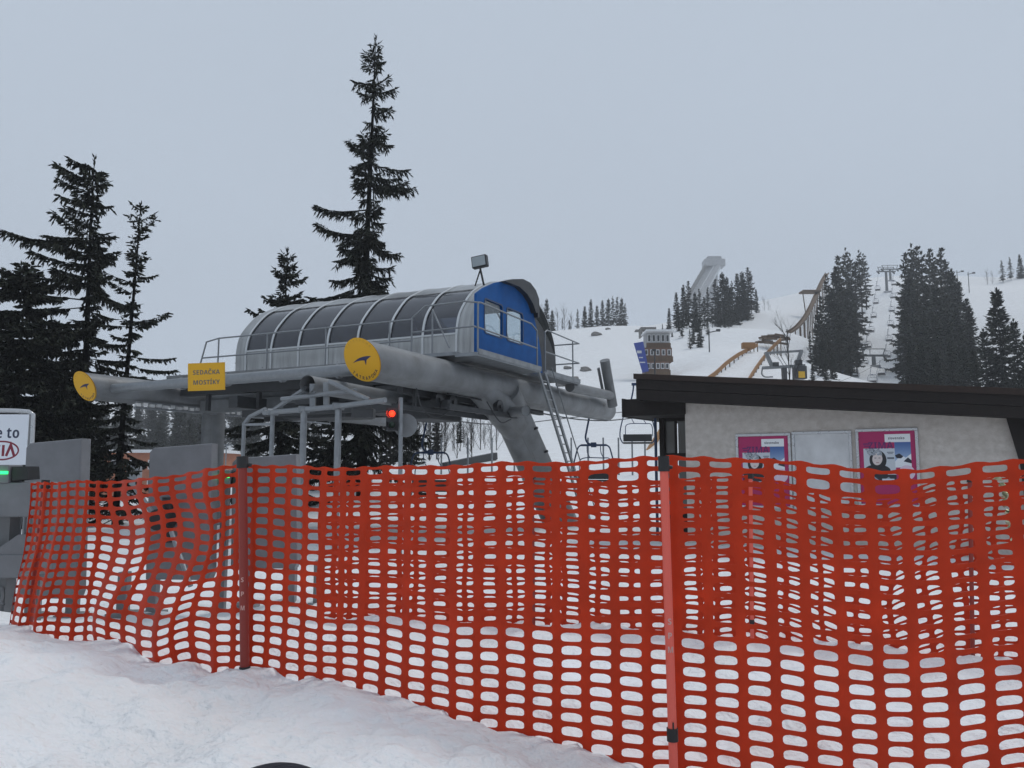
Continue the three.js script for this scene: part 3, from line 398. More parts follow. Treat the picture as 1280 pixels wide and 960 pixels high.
function noticeFrame(px0, px1, py0, label, tex) {
  const a = onWall(px0, py0, 0.02), b = onWall(px1, py0 - 4, 0.02), w = b.x - a.x, top = (a.y + b.y) / 2, h = w * 1.36; const y0 = top - h;
  const t = thing('notice_frame', label, 'notice board', hutWorld((a.x + b.x) / 2, y0, 0.004), hutTurn);
  const e = 0.055, m = []; m.push(box(-w / 2, w / 2, 0, e, 0, 0.045, 0.008), box(-w / 2, w / 2, h - e, h, 0, 0.045, 0.008), box(-w / 2, -w / 2 + e, e, h - e, 0, 0.045, 0.008), box(w / 2 - e, w / 2, e, h - e, 0, 0.045, 0.008)); mesh('frame', m, M.alu, t);
  const pl = new THREE.PlaneGeometry(w - 2 * e, h - 2 * e); pl.translate(0, h / 2, 0.014); mesh(tex ? 'poster' : 'blank_panel', pl, tex ? new THREE.MeshStandardMaterial({ map: tex, roughness: 0.4 }) : M.white, t, true);
  mesh('backing', box(-w / 2 + 0.02, w / 2 - 0.02, 0.02, h - 0.02, 0.0, 0.01), M.alu, t);
}
const poster = canvasTex(512, 720, (c) => {
  c.fillStyle = '#a8185c'; c.fillRect(0, 0, 512, 720);
  c.fillStyle = '#c3cad2'; c.fillRect(40, 170, 290, 330);
  c.fillStyle = '#e6e9ec'; c.fillRect(240, 30, 230, 80); c.fillStyle = '#3a3540'; c.font = 'bold 34px sans-serif'; c.textAlign = 'center'; c.fillText('slovensko', 345, 82, 150);
  const sky = c.createLinearGradient(0, 105, 0, 300); sky.addColorStop(0, '#3d5f9c'); sky.addColorStop(1, '#a9bfd8'); c.fillStyle = sky; c.fillRect(325, 110, 145, 250);
  c.fillStyle = '#e3e8ee'; c.beginPath(); c.moveTo(325, 300); c.lineTo(380, 235); c.lineTo(420, 265); c.lineTo(470, 225); c.lineTo(470, 360); c.lineTo(325, 360); c.fill();
  c.fillStyle = '#1e2230'; c.beginPath(); c.moveTo(325, 240); c.lineTo(365, 222); c.lineTo(400, 250); c.lineTo(380, 270); c.lineTo(340, 268); c.fill(); c.beginPath(); c.moveTo(400, 300); c.lineTo(440, 262); c.lineTo(470, 290); c.lineTo(470, 320); c.fill();
  c.fillStyle = '#1b1a20'; c.beginPath(); c.ellipse(170, 285, 78, 96, 0, 0, 7); c.fill(); c.beginPath(); c.ellipse(160, 390, 120, 60, 0, 0, 7); c.fill();
  c.fillStyle = '#d6cbc8'; c.beginPath(); c.ellipse(165, 275, 46, 62, 0.15, 0, 7); c.fill(); c.fillStyle = '#3a3038'; c.fillRect(138, 262, 18, 6); c.fillRect(176, 262, 18, 6); c.fillStyle = '#a06068'; c.fillRect(152, 308, 26, 6);
  for (let k = 0; k < 60; k++) { c.fillStyle = ['#8b929c', '#a4abb4', '#6f7680', '#bcc2c9'][k % 4]; c.beginPath(); c.ellipse(70 + (k * 37 % 130), 178 + (k * 23 % 55), 14, 9, k, 0, 7); c.fill(); }
  c.fillStyle = '#5d6672'; c.fillRect(255, 205, 60, 8); c.fillRect(262, 220, 45, 6); c.fillRect(255, 258, 62, 18); 
  c.fillStyle = '#5b1a5e'; c.font = 'bold 92px sans-serif'; c.textAlign = 'left'; c.fillText('ZIMA', 85, 172, 230); c.fillRect(40, 118, 60, 12); c.fillRect(48, 140, 50, 10);
  c.fillStyle = '#d9c6d6'; c.beginPath(); c.arc(425, 410, 72, 0, 7); c.fill(); c.fillStyle = '#b02a6c'; c.font = 'bold 30px sans-serif'; c.textAlign = 'center'; c.fillText('PRECO', 425, 405, 110);
  c.fillStyle = '#22212c'; c.fillRect(40, 430, 290, 90); c.fillStyle = '#8c95a4'; c.beginPath(); c.moveTo(40, 520); c.lineTo(120, 440); c.lineTo(190, 500); c.lineTo(260, 452); c.lineTo(330, 520); c.fill(); c.fillStyle = '#c9d4e0'; c.fillRect(200, 470, 110, 24);
});
noticeFrame(919.5, 988, 544, 'framed magenta winter poster closest to the porch window', poster);
noticeFrame(989.5, 1064, 541, 'blank white framed board between the two posters', null);
noticeFrame(1069, 1147, 537.5, 'framed magenta winter poster closest to dark corner board', poster);

// ------------------------------------------------------------------ orange safety nets and their rods
function makeNet(px0, px1, pitchOf, depthOf, topOf, footOf, extra, name, label, rowH, phase) {
  const cols = [px0]; while (cols[cols.length - 1] < px1) cols.push(cols[cols.length - 1] + pitchOf(cols[cols.length - 1]));
  const nC = cols.length - 1; const pxAt = (s) => { const i = Math.min(nC - 1, Math.max(0, Math.floor(s))); return lerp(cols[i], cols[i + 1], s - i); };
  const point = (s, t) => { const px = pxAt(s); const e = extra(px, t, s); const d = depthOf(px) + e[1]; const p = at(px + e[0] / d * F, 590, d); const sc = Math.max(0, 1 - t / 0.8); const scal = 0.5 - 0.5 * Math.cos(s * Math.PI * 2);
    p.y = topOf(px) - rowH * t - 0.008 * scal * sc + e[2]; return p; };
  const full = (s, t) => { const p = point(s, t); p.z += 0.006 * Math.cos(s * Math.PI * 2); return p; };
  const normalAt = (s, t) => full(s + 0.04, t).sub(full(s - 0.04, t)).cross(full(s, t - 0.1).sub(full(s, t + 0.1))).normalize();
  const pos = [], nor = [], uv = [], TH2 = 0.0012, K = 16;
  const hole = [], rim = []; // ring of the opening and of the cell around it, in cell units
  for (let k = 0; k < K; k++) { const a = (k + 0.5) / K * Math.PI * 2, c = Math.cos(a), s = Math.sin(a); const e = 2 / 3.4; hole.push([Math.sign(c) * Math.pow(Math.abs(c), e), Math.sign(s) * Math.pow(Math.abs(s), e)]); }
  const side = [[1, 0.2], [1, 0.6], [0.75, 1], [0.25, 1]]; for (let q = 0; q < 4; q++) for (const [a, b] of side) { let x = a, y = b; for (let r = 0; r < q; r++) [x, y] = [-y, x]; rim.push([x, y]); }
  const corner = [[1, 1], [-1, 1], [-1, -1], [1, -1]];
  const rr = rng(phase * 77 + 5);
  for (let i = 0; i < nC; i++) for (let j = 0; j < 40; j++) {
    const cx = i + 0.5, cy = j + 0.5, c0 = point(cx, cy); if (c0.y + rowH < footOf(c0, pxAt(cx))) break;
        const hw = 0.355 + (rr() - 0.5) * 0.02, hh = (j === 0 ? 0.27 : 0.335) + (rr() - 0.5) * 0.025, oy = j === 0 ? 0.06 : (rr() - 0.5) * 0.02;
    const map = ([x, y], w, h, o) => { const s = cx + x * w, t = cy - y * h + o; return [full(s, t), s, t, normalAt(s, t)]; };
    const H = hole.map((q) => map(q, hw, hh, oy)), Rm = rim.map((q) => map(q, 0.5, 0.5, 0)), Cn = corner.map((q) => map(q, 0.5, 0.5, 0));
    const tri = (a, b, c, sgn) => { for (const q of sgn > 0 ? [a, b, c] : [a, c, b]) { const N = q[3]; pos.push(q[0].x + N.x * TH2 * sgn, q[0].y + N.y * TH2 * sgn, q[0].z + N.z * TH2 * sgn); nor.push(N.x * sgn, N.y * sgn, N.z * sgn); uv.push(q[1] * 0.128, q[2] * 0.05); } };
    for (const sgn of [1, -1]) for (let k = 0; k < K; k++) { const k1 = (k + 1) % K; tri(H[k], Rm[k], Rm[k1], sgn); tri(H[k], Rm[k1], H[k1], sgn); const cr = { 1: 0, 5: 1, 9: 2, 13: 3 }[k]; if (cr !== undefined) tri(Rm[k], Cn[cr], Rm[k1], sgn); }
    for (let k = 0; k < K; k++) { const k1 = (k + 1) % K, A = H[k][0], B = H[k1][0]; const nA = H[k][3], nB = H[k1][3]; const q = [[A, 1, nA], [B, 1, nB], [B, -1, nB], [A, 1, nA], [B, -1, nB], [A, -1, nA]]; const inn = c0.clone().sub(A).normalize(); for (const [p, sg, N] of q) { pos.push(p.x + N.x * TH2 * sg, p.y + N.y * TH2 * sg, p.z + N.z * TH2 * sg); nor.push(inn.x, inn.y, inn.z); uv.push(i * 0.128, j * 0.05); } }
  }
  for (let i = 0; i < nor.length; i += 3) { const l = Math.hypot(nor[i], nor[i + 1], nor[i + 2]) || 1; nor[i] /= l; nor[i + 1] /= l; nor[i + 2] /= l; }
  const g = new THREE.BufferGeometry(); g.setAttribute('position', new THREE.Float32BufferAttribute(pos, 3)); g.setAttribute('normal', new THREE.Float32BufferAttribute(nor, 3)); g.setAttribute('uv', new THREE.Float32BufferAttribute(uv, 2));
  const m = mesh(name, g, M.net, scene, true); return tag(m, label, 'safety net');
}
const frontTopPx = [[20, 605], [60, 602], [110, 600], [160, 600], [215, 593], [255, 586], [303, 579], [400, 583], [500, 582], [640, 577], [700, 576], [800, 571], [838, 569], [885, 569], [960, 573], [1000, 577], [1050, 581], [1100, 585], [1150, 585], [1190, 582], [1230, 577], [1280, 572], [1320, 570], [1420, 580], [1600, 585]];
const frontTop = (px) => at(px, interp(frontTopPx, px), interp(netDepth, px)).y;
const pitchTab = [[36, 8], [100, 12], [135, 18], [220, 21], [300, 20.5], [380, 22], [450, 27], [580, 30], [680, 35], [760, 37.5], [900, 39.5], [1000, 42], [1150, 45], [1290, 47], [1700, 50]];
const win = (x, a, b, c, d) => sstep(x, a, b) * (1 - sstep(x, c, d));
makeNet(40, 1900, (px) => interp(pitchTab, px), (px) => interp(netDepth, px), frontTop, (p) => ground(p.x, p.z) - 0.03,
  (px, t, s) => { const l = win(px, 105, 150, 235, 300), e = win(px, 30, 45, 80, 130); return [l * 0.055 * Math.sin(t * 0.34 - 0.6) * Math.min(1, t / 4) + e * 0.02 * Math.sin(t * 0.3) - e * t * 0.0045 + 0.002 * Math.sin(t * 0.9 + s), 0.05 * l * Math.sin(s * 1.5 + t * 0.22) + 0.02 * e * Math.sin(s * 2.6) + 0.012 * Math.sin(s * 0.8 + t * 0.1) + 0.005 * Math.sin(s * 2.1 - t * 0.3), 0.0035 * Math.sin(s * 1.3 + t * 0.5) - l * 0.02 * Math.sin(t * 0.28) * Math.sin(s * 0.9)]; },
  'safety_net', 'orange red plastic safety net on tall rods, slumped and bunched at its loose end', 0.05, 1);
const backTopPx = [[390, 600], [480, 596], [560, 597], [665, 593], [760, 602], [850, 599], [938, 592], [985, 603], [1040, 621], [1110, 624], [1165, 603], [1210, 596], [1300, 594], [1700, 600]];
makeNet(400, 1700, (px) => 128 / interp(backDepth, px), (px) => interp(backDepth, px), (px) => at(px, interp(backTopPx, px), interp(backDepth, px)).y, (p) => ground(p.x, p.z) - 0.0,
  (px, t, s) => { const k = win(px, 1020, 1100, 1220, 1300); return [0.006 * Math.sin(t * 0.7 + s * 0.6) + k * 0.022 * Math.sin(t * 0.4 + s * 0.5), 0.03 * Math.sin(s * 0.7 + t * 0.12) + k * 0.035 * Math.sin(s * 1.9 + t * 0.3), 0.007 * Math.sin(s * 0.9 + t * 0.4)]; },
  'safety_net', 'second orange net standing further back behind the first, sagging before the hut', 0.05, 2);
const font = await new FontLoader().loadAsync('fonts/droid/droid_sans_bold.typeface.json');
function rod(px0, py0, px1, py1, depth, mat, label, { r = 0.0155, clampY, letters, cap = 0.05, foot } = {}) {
  const a = at(px0, py0, depth), b = at(px1, py1, depth); const dir = b.clone().sub(a).normalize(); const base = b.clone().addScaledVector(dir, 0.25);
  const t = thing('net_rod', label, 'rod', base); const A = a.sub(base), B = V(0, 0, 0); const up = A.clone().normalize();
  mesh('shaft', cyl(B, A, r, r, 18), mat, t);
  mesh('cap', [cyl(A.clone().addScaledVector(up, -cap), A.clone().addScaledVector(up, 0.006), r * 1.35, r * 1.3, 18), cyl(A.clone().addScaledVector(up, -cap * 0.6), A.clone().addScaledVector(up, -cap * 0.6).add(V(r * 2.0, -0.006, -0.004)), r * 0.6, r * 0.4, 10)], M.black, t);
  if (clampY) { const p = at(lerp(px0, px1, (clampY - py0) / (py1 - py0)), clampY, depth).sub(base); mesh('clamp', [cyl(p.clone().addScaledVector(up, -0.022), p.clone().addScaledVector(up, 0.022), r * 1.3, r * 1.3, 16), cyl(p.clone().add(V(0, 0.02, r * 1.2)), p.clone().add(V(0, 0.045, r * 1.1)), 0.003, 0.003, 6)], M.black, t); }
  if (foot) { const p = b.clone().sub(base); mesh('foot_cap', cyl(p.clone().addScaledVector(up, -0.015), p.clone().addScaledVector(up, 0.025), r * 1.25, r * 1.2, 14), M.black, t); }
  if (letters) [...'SPM'].forEach((ch, i) => { const py = letters + i * 17.5, q = at(lerp(px0, px1, (py - py0) / (py1 - py0)), py, depth).sub(base); const g = new TextGeometry(ch, { font, size: 0.021, depth: 0.0012, curveSegments: 3 }); g.computeBoundingBox(); const c = g.boundingBox.getCenter(V(0, 0, 0)); g.translate(-c.x, -c.y, 0); const s = 0.018 / Math.max(0.018, g.boundingBox.max.x - g.boundingBox.min.x); g.scale(s, 1, 1); g.translate(q.x, q.y, q.z + r - 0.0005); mesh('letter', g, std([0.62, 0.36, 0.32], 0.6), t); });
  return t;
}
rod(829.5, 572, 842, 962, 2.93, M.rod, 'bright coral rod with black cap and clamp in front of the net', { clampY: 918, letters: 776 });
rod(303, 572, 306, 840, 3.86, M.rodDark, 'dark red rod with black cap beside the grey gate panels', { letters: 724, foot: true, r: 0.021 });
rod(57, 601, 36, 790, 4.8, M.rodDark, 'leaning rod holding the bunched loose end of the net', { r: 0.018 });
rod(1312, 566, 1330, 980, 2.8, M.rod, 'coral rod at the continuing end of the near net', {});
rod(402, 595, 403, 768, 6.4, M.rodDark, 'thin rod at the starting end of the second net', { r: 0.016 });
rod(665, 591, 667, 779, 6.22, M.rodDark, 'thin rod midway along the second net near the leaning leg', { r: 0.014 });
rod(938, 590, 940, 779, 5.9, M.rod, 'thin coral rod with black foot in front of the second net', { r: 0.014, foot: true });
rod(1212, 594, 1216, 815, 5.66, M.rodDark, 'thin rod of the second net below the dark corner board', { r: 0.014 });
{ // crumpled clear film caught in the second net
  const r = rng(99), g = []; for (let k = 0; k < 9; k++) { const p = at(1246 + k * 3 + r() * 6, 596 + k * 11, 5.5 - r() * 0.04); const s = new THREE.PlaneGeometry(0.03 + r() * 0.03, 0.035 + r() * 0.03, 4, 4); const q = s.attributes.position; for (let i = 0; i < q.count; i++) q.setZ(i, (r() - 0.5) * 0.05); s.rotateZ(r() * 3); s.translate(p.x, p.y, p.z); s.computeVertexNormals(); g.push(s.toNonIndexed()); g[g.length - 1].computeVertexNormals(); }
  tag(mesh('plastic_film', g, std([0.5, 0.52, 0.36], 0.12, { metalness: 0.5 })), 'crumpled shiny pale green film caught in the second net', 'film'); }

// ------------------------------------------------------------------ ticket gates and the billboard
function gate(pxL, pxR, pyT, pyB, depth, label, { legs = [], tilt = 0.06, led, turn = 0.15, feet = 795 } = {}) {
  const mid = at((pxL + pxR) / 2, 590, depth); const base = V(mid.x, ground(mid.x, mid.z), mid.z); const t = thing('ticket_gate', label, 'ticket gate', base);
  const k = depth / F, w = (pxR - pxL) * k, y1 = at(640, pyT, depth).y - base.y, y0 = at(640, pyB, depth).y - base.y;
  const s = new THREE.Shape(); s.moveTo(-w / 2 + 0.02, y0); s.lineTo(w / 2 - 0.02, y0); s.lineTo(w / 2 + 0.0, y0 + 0.05); s.lineTo(w / 2 - 0.035, y1 + tilt * 0.3); s.lineTo(-w / 2 + 0.03, y1 - tilt * 0.3); s.lineTo(-w / 2, y1 - tilt * 0.5 - 0.02);
  const g = new THREE.ExtrudeGeometry(s, { depth: 0.1, bevelEnabled: true, bevelSize: 0.012, bevelThickness: 0.012, bevelSegments: 2 }); g.translate(0, 0, -0.05); g.rotateY(turn); mesh('side_panel', g, M.gate, t);
  for (const px of legs) { const x = at(px, 590, depth).x - base.x; const lg = mesh('leg', [box(x - 0.04, x + 0.04, -0.1, y0 + 0.05, -0.06, 0.04, 0.01)], M.gate, t); mesh('foot_plate', box(x - 0.09, x + 0.09, -0.06, 0.03, -0.12, 0.12), M.steel, lg); }
  if (led) { const x = at(led[0], 590, depth).x - base.x, y = at(640, led[1], depth).y - base.y; const hd = mesh('reader_head', [box(x - 0.1, x + 0.07, y - 0.07, y + 0.06, -0.02, 0.1, 0.012)], M.gate, t); const dk = mesh('reader_hood', [box(x + 0.075, x + 0.2, y - 0.08, y + 0.05, -0.06, 0.08, 0.02)], M.black, t); mesh('status_light', box(x - 0.095, x + 0.065, y - 0.008, y + 0.012, 0.101, 0.108), glow([0.02, 1, 0.18], 2.2), hd); const li = new THREE.PointLight(lin(0.05, 1, 0.25), 0.003, 2); li.position.set(x, y, 0.15); li.castShadow = true; t.add(li); mesh('stalk', box(x - 0.03, x + 0.03, -0.05, y - 0.06, -0.04, 0.03), M.gate, t); }
  return t;
}
gate(34, 113, 553, 745, 6.9, 'tall grey gate panel right beside the white billboard', { legs: [50, 100], turn: -0.18 });
{ const g = gate(190, 272, 559, 722, 7.0, 'grey gate panel with twin legs and black turnstile hub, between the other gates', { legs: [162, 198], turn: -0.1 }); mesh('turnstile_hub', [cyl(V(-0.1, 0.82, 0.08), V(-0.1, 0.82, 0.26), 0.09, 0.09, 18), cyl(V(-0.1, 0.62, 0.08), V(-0.1, 1.0, 0.08), 0.05, 0.05)], M.black, g); mesh('turnstile_arm', [cyl(V(0.0, 0.72, 0.22), V(0.25, 0.3, 0.4), 0.02, 0.02, 10), cyl(V(-0.15, 0.85, 0.22), V(-0.32, 1.1, 0.25), 0.02, 0.02, 10)], M.galv, g); }
gate(294, 376, 572, 708, 7.2, 'grey gate panel behind the dark red rod', { legs: [313, 368, 402], led: [283, 596], turn: -0.06 });
{ // reader gate standing in front of the others
  const d = 5.6, m = at(10, 590, d), base = V(m.x, ground(m.x, m.z), m.z), t = thing('reader_gate', 'boxy grey reader gate with bright green status light', 'ticket gate', base); const k = d / F;
  const X = (px) => at(px, 590, d).x - base.x, Y = (py) => at(640, py, d).y - base.y;
  mesh('upper_box', box(X(-60), X(49), Y(646), Y(603), -0.25, 0.05, 0.012), M.gate, t); mesh('lower_box', box(X(-60), X(42), Y(722), Y(692), -0.3, 0.05, 0.012), M.gate, t);
  const sh = new THREE.Shape(); sh.moveTo(X(-60), Y(692)); sh.lineTo(X(42), Y(692)); sh.lineTo(X(44), Y(668)); sh.lineTo(X(32), Y(668)); sh.lineTo(X(10), Y(684)); sh.lineTo(X(-60), Y(684)); const g = new THREE.ExtrudeGeometry(sh, { depth: 0.28, bevelEnabled: false }); g.translate(0, 0, -0.24); mesh('bracket', g, M.gate, t);
  mesh('post', [box(X(-12), X(10), -0.1, Y(603), -0.18, -0.06)], M.steel, t); mesh('post', [box(X(30), X(38), -0.1, Y(640), -0.24, -0.2)], M.steel, t);
  mesh('rail_panel', [...[14, 20, 27].map((px) => cyl(V(X(px), Y(690), -0.15), V(X(px), Y(640), -0.15), 0.006, 0.006, 6))], M.galv, t);
  const rh = mesh('reader_head', box(X(-30), X(18), Y(604), Y(581), -0.1, 0.06, 0.01), M.gate, t); mesh('status_light', box(X(-30), X(17), Y(592.5), Y(589), 0.061, 0.068), glow([0.02, 1, 0.18], 2.4), rh);
  mesh('reader_hood', (() => { const s = new THREE.Shape(); s.moveTo(X(20), Y(601)); s.lineTo(X(40), Y(599)); s.lineTo(X(38), Y(583)); s.lineTo(X(19), Y(584)); const q = new THREE.ExtrudeGeometry(s, { depth: 0.14, bevelEnabled: false }); q.translate(0, 0, -0.1); return q; })(), M.black, t);
  const li = new THREE.PointLight(lin(0.05, 1, 0.25), 0.004, 2); li.position.set(X(5), Y(590.5), 0.12); li.castShadow = true; t.add(li);
  mesh('hanging_hook', [pipe([V(X(6), Y(735), -0.05), V(X(9), Y(745), -0.04), V(X(9), Y(755), -0.03), V(X(13), Y(757), -0.03)], 0.012, 8), cyl(V(X(4), -0.05, -0.05), V(X(4), Y(735), -0.05), 0.02, 0.02)], M.steel, t);
}
{
  const d = 9, x1 = at(37, 590, d).x, w = 1.25, yb = at(640, 581, d).y, yt = at(640, 513, d).y, h = yt - yb; const cx = x1 - w / 2; const b0 = V(cx, ground(cx, -d), -d); const t = thing('billboard', 'white welcome billboard with red oval logo and silver frame', 'billboard', b0);
  const y0 = yb - b0.y, y1 = yt - b0.y;
  const tex = canvasTex(1024, 512, (c, W, H) => { c.fillStyle = '#dfe3ea'; c.fillRect(0, 0, W, H); c.fillStyle = '#27304a'; c.font = 'bold 150px sans-serif'; c.textAlign = 'right'; c.textBaseline = 'alphabetic'; c.fillText('Welcome to', 945, 240, 760); c.strokeStyle = '#7d1730'; c.lineWidth = 16; c.beginPath(); c.ellipse(775, 368, 165, 92, 0, 0, 7); c.stroke(); c.lineWidth = 26; c.beginPath(); c.moveTo(680, 312); c.lineTo(680, 424); c.moveTo(752, 312); c.lineTo(684, 372); c.lineTo(752, 424); c.moveTo(790, 312); c.lineTo(790, 424); c.moveTo(822, 424); c.lineTo(862, 312); c.lineTo(902, 424); c.stroke(); });
  const e = 0.045; mesh('panel', box(-w / 2 + e, w / 2 - e, y0 + 0.0, y1 - e, -0.06, 0.0), M.white, t);
  const pl = new THREE.PlaneGeometry(w - 2 * e, h - e); pl.translate(0, (y0 + y1 - e) / 2, 0.004); mesh('print', pl, new THREE.MeshStandardMaterial({ map: tex, roughness: 0.4 }), t, true);
  mesh('frame', pipe([V(w / 2 - 0.02, -0.2, -0.03), V(w / 2 - 0.02, y1 - 0.12, -0.03), V(w / 2 - 0.03, y1 - 0.03, -0.03), V(w / 2 - 0.12, y1 - 0.01, -0.03), V(-w / 2 + 0.12, y1 - 0.01, -0.03), V(-w / 2 + 0.03, y1 - 0.03, -0.03), V(-w / 2 + 0.02, y1 - 0.12, -0.03), V(-w / 2 + 0.02, -0.2, -0.03)], 0.026, 12, 90), M.alu, t);
}

// ------------------------------------------------------------------ trees
function stick(pos, nor, a, b, r0, r1, n = 4) { const d = b.clone().sub(a).normalize(); const x = Math.abs(d.y) > 0.9 ? V(1, 0, 0) : V(0, 1, 0); x.cross(d).normalize(); const y = d.clone().cross(x); for (let k = 0; k < n; k++) { const t0 = k / n * 6.2832, t1 = (k + 1) / n * 6.2832; const n0 = x.clone().multiplyScalar(Math.cos(t0)).addScaledVector(y, Math.sin(t0)), n1 = x.clone().multiplyScalar(Math.cos(t1)).addScaledVector(y, Math.sin(t1)); const q = [[a, n0, r0], [b, n0, r1], [b, n1, r1], [a, n0, r0], [b, n1, r1], [a, n1, r0]]; for (const [p, m, r] of q) { pos.push(p.x + m.x * r, p.y + m.y * r, p.z + m.z * r); nor.push(m.x, m.y, m.z); } } }
function toGeo(pos, nor, col) { const g = new THREE.BufferGeometry(); g.setAttribute('position', new THREE.Float32BufferAttribute(pos, 3)); g.setAttribute('normal', new THREE.Float32BufferAttribute(nor, 3)); if (col) g.setAttribute('color', new THREE.Float32BufferAttribute(col, 3)); const uv = new Float32Array(pos.length / 3 * 2); for (let i = 0; i < uv.length / 2; i++) { uv[2 * i] = pos[3 * i] + pos[3 * i + 2]; uv[2 * i + 1] = pos[3 * i + 1]; } g.setAttribute('uv', new THREE.BufferAttribute(uv, 2)); return g; }
function spruce({ H, R, base = 0.1, seed, step = 0.34, nb = 6, tw = 0.09, leaf = [0.22, 0.055], trunkR, keep = () => 1, droop = 0.35, side = 3, lean = 0, ragged = 0.35, top = 0.03, clump = 1, shape, hang = 0.8, lift = 0.7, tone = [1, 1, 1] }) {
  const r = rng(seed), tp = [], tn = [], cp = [], cn = [], cc = []; const tr = trunkR ?? H * 0.011;
  const axis = (y) => V(lean * y + 0.012 * H * Math.sin(y / H * 3 + seed) * y / H, y, 0.008 * H * Math.sin(y / H * 4 + seed * 2) * y / H);
  const NT = 18; for (let k = 0; k < NT; k++) { const y0 = H * k / NT, y1 = H * (k + 1) / NT; stick(tp, tn, axis(y0 - (k ? 0 : 0.6)), axis(y1), tr * (1 - k / NT) ** 0.85 + 0.008, tr * (1 - (k + 1) / NT) ** 0.85 + 0.006, 9); }
  const kite = (p, d, len, wd, tint) => { const s = V(r() - 0.5, r() - 0.5, r() - 0.5).cross(d).normalize().multiplyScalar(wd * (0.7 + r() * 0.6)); const m = p.clone().addScaledVector(d, len * (0.3 + 0.2 * r())), e = p.clone().addScaledVector(d, len); const a = m.clone().add(s), b = m.clone().addScaledVector(s, -1); const n = s.clone().cross(d).normalize(); if (n.y < 0) n.multiplyScalar(-1); for (const q of [p, a, e, p, e, b]) { cp.push(q.x, q.y, q.z); cn.push(n.x, n.y, n.z); cc.push(tint[0], tint[1], tint[2]); } };
  for (let y = H * base; y < H * 0.985; y += step * (0.7 + 0.6 * r())) {
    const f = y / H, c0 = Math.max(0, (f - base) / (1 - base)); const prof = shape ? shape(c0) * R : (Math.pow(1 - c0, 0.95) * Math.min(1, 0.6 + c0 * 3.0) + top) * R;
    const n = Math.max(3, Math.round(nb * (0.75 + 0.5 * r()) * (1 - 0.35 * c0))), a0 = r() * 6.28;
    for (let k = 0; k < n; k++) {
      const az = a0 + k / n * 6.283 + (r() - 0.5) * 0.7; const kp = keep(f, az, r); if (kp <= 0) continue;
      const len = prof * (1 - ragged + ragged * 1.5 * r()) * kp; if (len < 0.08) continue;
      const o = axis(y + (r() - 0.5) * step * 0.6), hd = V(Math.cos(az), 0, Math.sin(az)); const e0 = lerp(-0.2, lift, Math.pow(c0, 1.7)) + (r() - 0.5) * 0.2, dr = droop * (1 - c0 * 0.75);
      const P = (t) => o.clone().addScaledVector(hd, len * t * (1 - 0.1 * t)).add(V(0, len * (Math.tan(e0) * t - dr * (t * 1.1 - 0.6 * t * t * t) * 1.1), 0));
      const nS = 4; for (let q = 0; q < nS; q++) stick(tp, tn, P(q / nS), P((q + 1) / nS), tr * 0.16 * (1 - q / nS) * Math.sqrt(len / R) + 0.004, tr * 0.16 * (1 - (q + 1) / nS) * Math.sqrt(len / R) + 0.003, 3);
      const steps = Math.max(3, Math.round(len / tw)); const t0 = c0 > 0.6 ? 0.05 : 0.18;
      for (let q = 0; q < steps; q++) {
        const t = t0 + (1 - t0) * (q + r() * 0.8) / steps; const p = P(t), d = P(Math.min(1, t + 0.06)).sub(P(Math.max(0, t - 0.02))).normalize(), sd = V(-hd.z, 0, hd.x); const vary = 0.65 + 0.7 * r(); const tint = [vary * (0.95 + r() * 0.25) * tone[0], vary * tone[1], vary * (0.85 + 0.2 * r()) * tone[2]];
        for (let w = 0; w < side; w++) { const sg = w % 3 === 0 ? 1 : w % 3 === 1 ? -1 : 0; const sl = (0.3 + 0.7 * (1 - t)) * Math.min(1, len / 1.2 + 0.3); const dir = sg ? d.clone().multiplyScalar(0.55 + 0.3 * r()).addScaledVector(sd, sg * (0.5 + 0.5 * r())).add(V(0, -0.3 * r() - 0.12, 0)).normalize() : V((r() - 0.5) * 0.7, -0.9, (r() - 0.5) * 0.7).addScaledVector(d, 0.4).normalize(); const ll = leaf[0] * (0.6 + 0.9 * r()) * (sg ? 0.6 + sl * 1.1 : hang); kite(p, dir, ll, leaf[1], tint); if (clump > 1) { kite(p.clone().addScaledVector(dir, ll * 0.35), dir.clone().add(V((r() - 0.5) * 0.9, -0.3 * r(), (r() - 0.5) * 0.9)).normalize(), ll * 0.6, leaf[1] * 0.9, tint); kite(p.clone().addScaledVector(dir, ll * 0.5), dir.clone().add(V((r() - 0.5) * 1.1, -0.1, (r() - 0.5) * 1.1)).normalize(), ll * 0.55, leaf[1] * 0.8, tint); } }
      }
      kite(P(0.93), P(1).sub(P(0.9)).normalize(), leaf[0] * 1.2, leaf[1], [1, 1.05, 0.95]);
    }
  }
  for (let k = 0; k < 14; k++) { const p = axis(H * (0.97 + 0.03 * k / 14)); kite(p, V((r() - 0.5) * 0.9, 0.8, (r() - 0.5) * 0.9).normalize(), leaf[0] * 0.9, leaf[1] * 0.8, [1, 1, 1]); }
  return { trunk: toGeo(tp, tn), crown: toGeo(cp, cn, cc) };
}
function plant(geo, p, label, group, mat = M.needle, turn = 0, name = 'spruce_tree') { const t = thing(name, label, 'tree', p, turn, group); const a = new THREE.Mesh(geo.trunk, M.bark), b = new THREE.Mesh(geo.crown, mat); a.name = 'trunk'; b.name = 'crown'; for (const m of [a, b]) { m.castShadow = m.receiveShadow = true; t.add(m); } return t; }
const treeAt = (px, topY, depth) => { const p = onGround(px, depth, 0.1, (topY + 590) / 2); return { p, H: at(px, topY, depth).y - p.y }; };
const patch = (k, az, f, a, b) => noi.noise(f * a + k, Math.cos(az) * b + k * 1.3, Math.sin(az) * b);
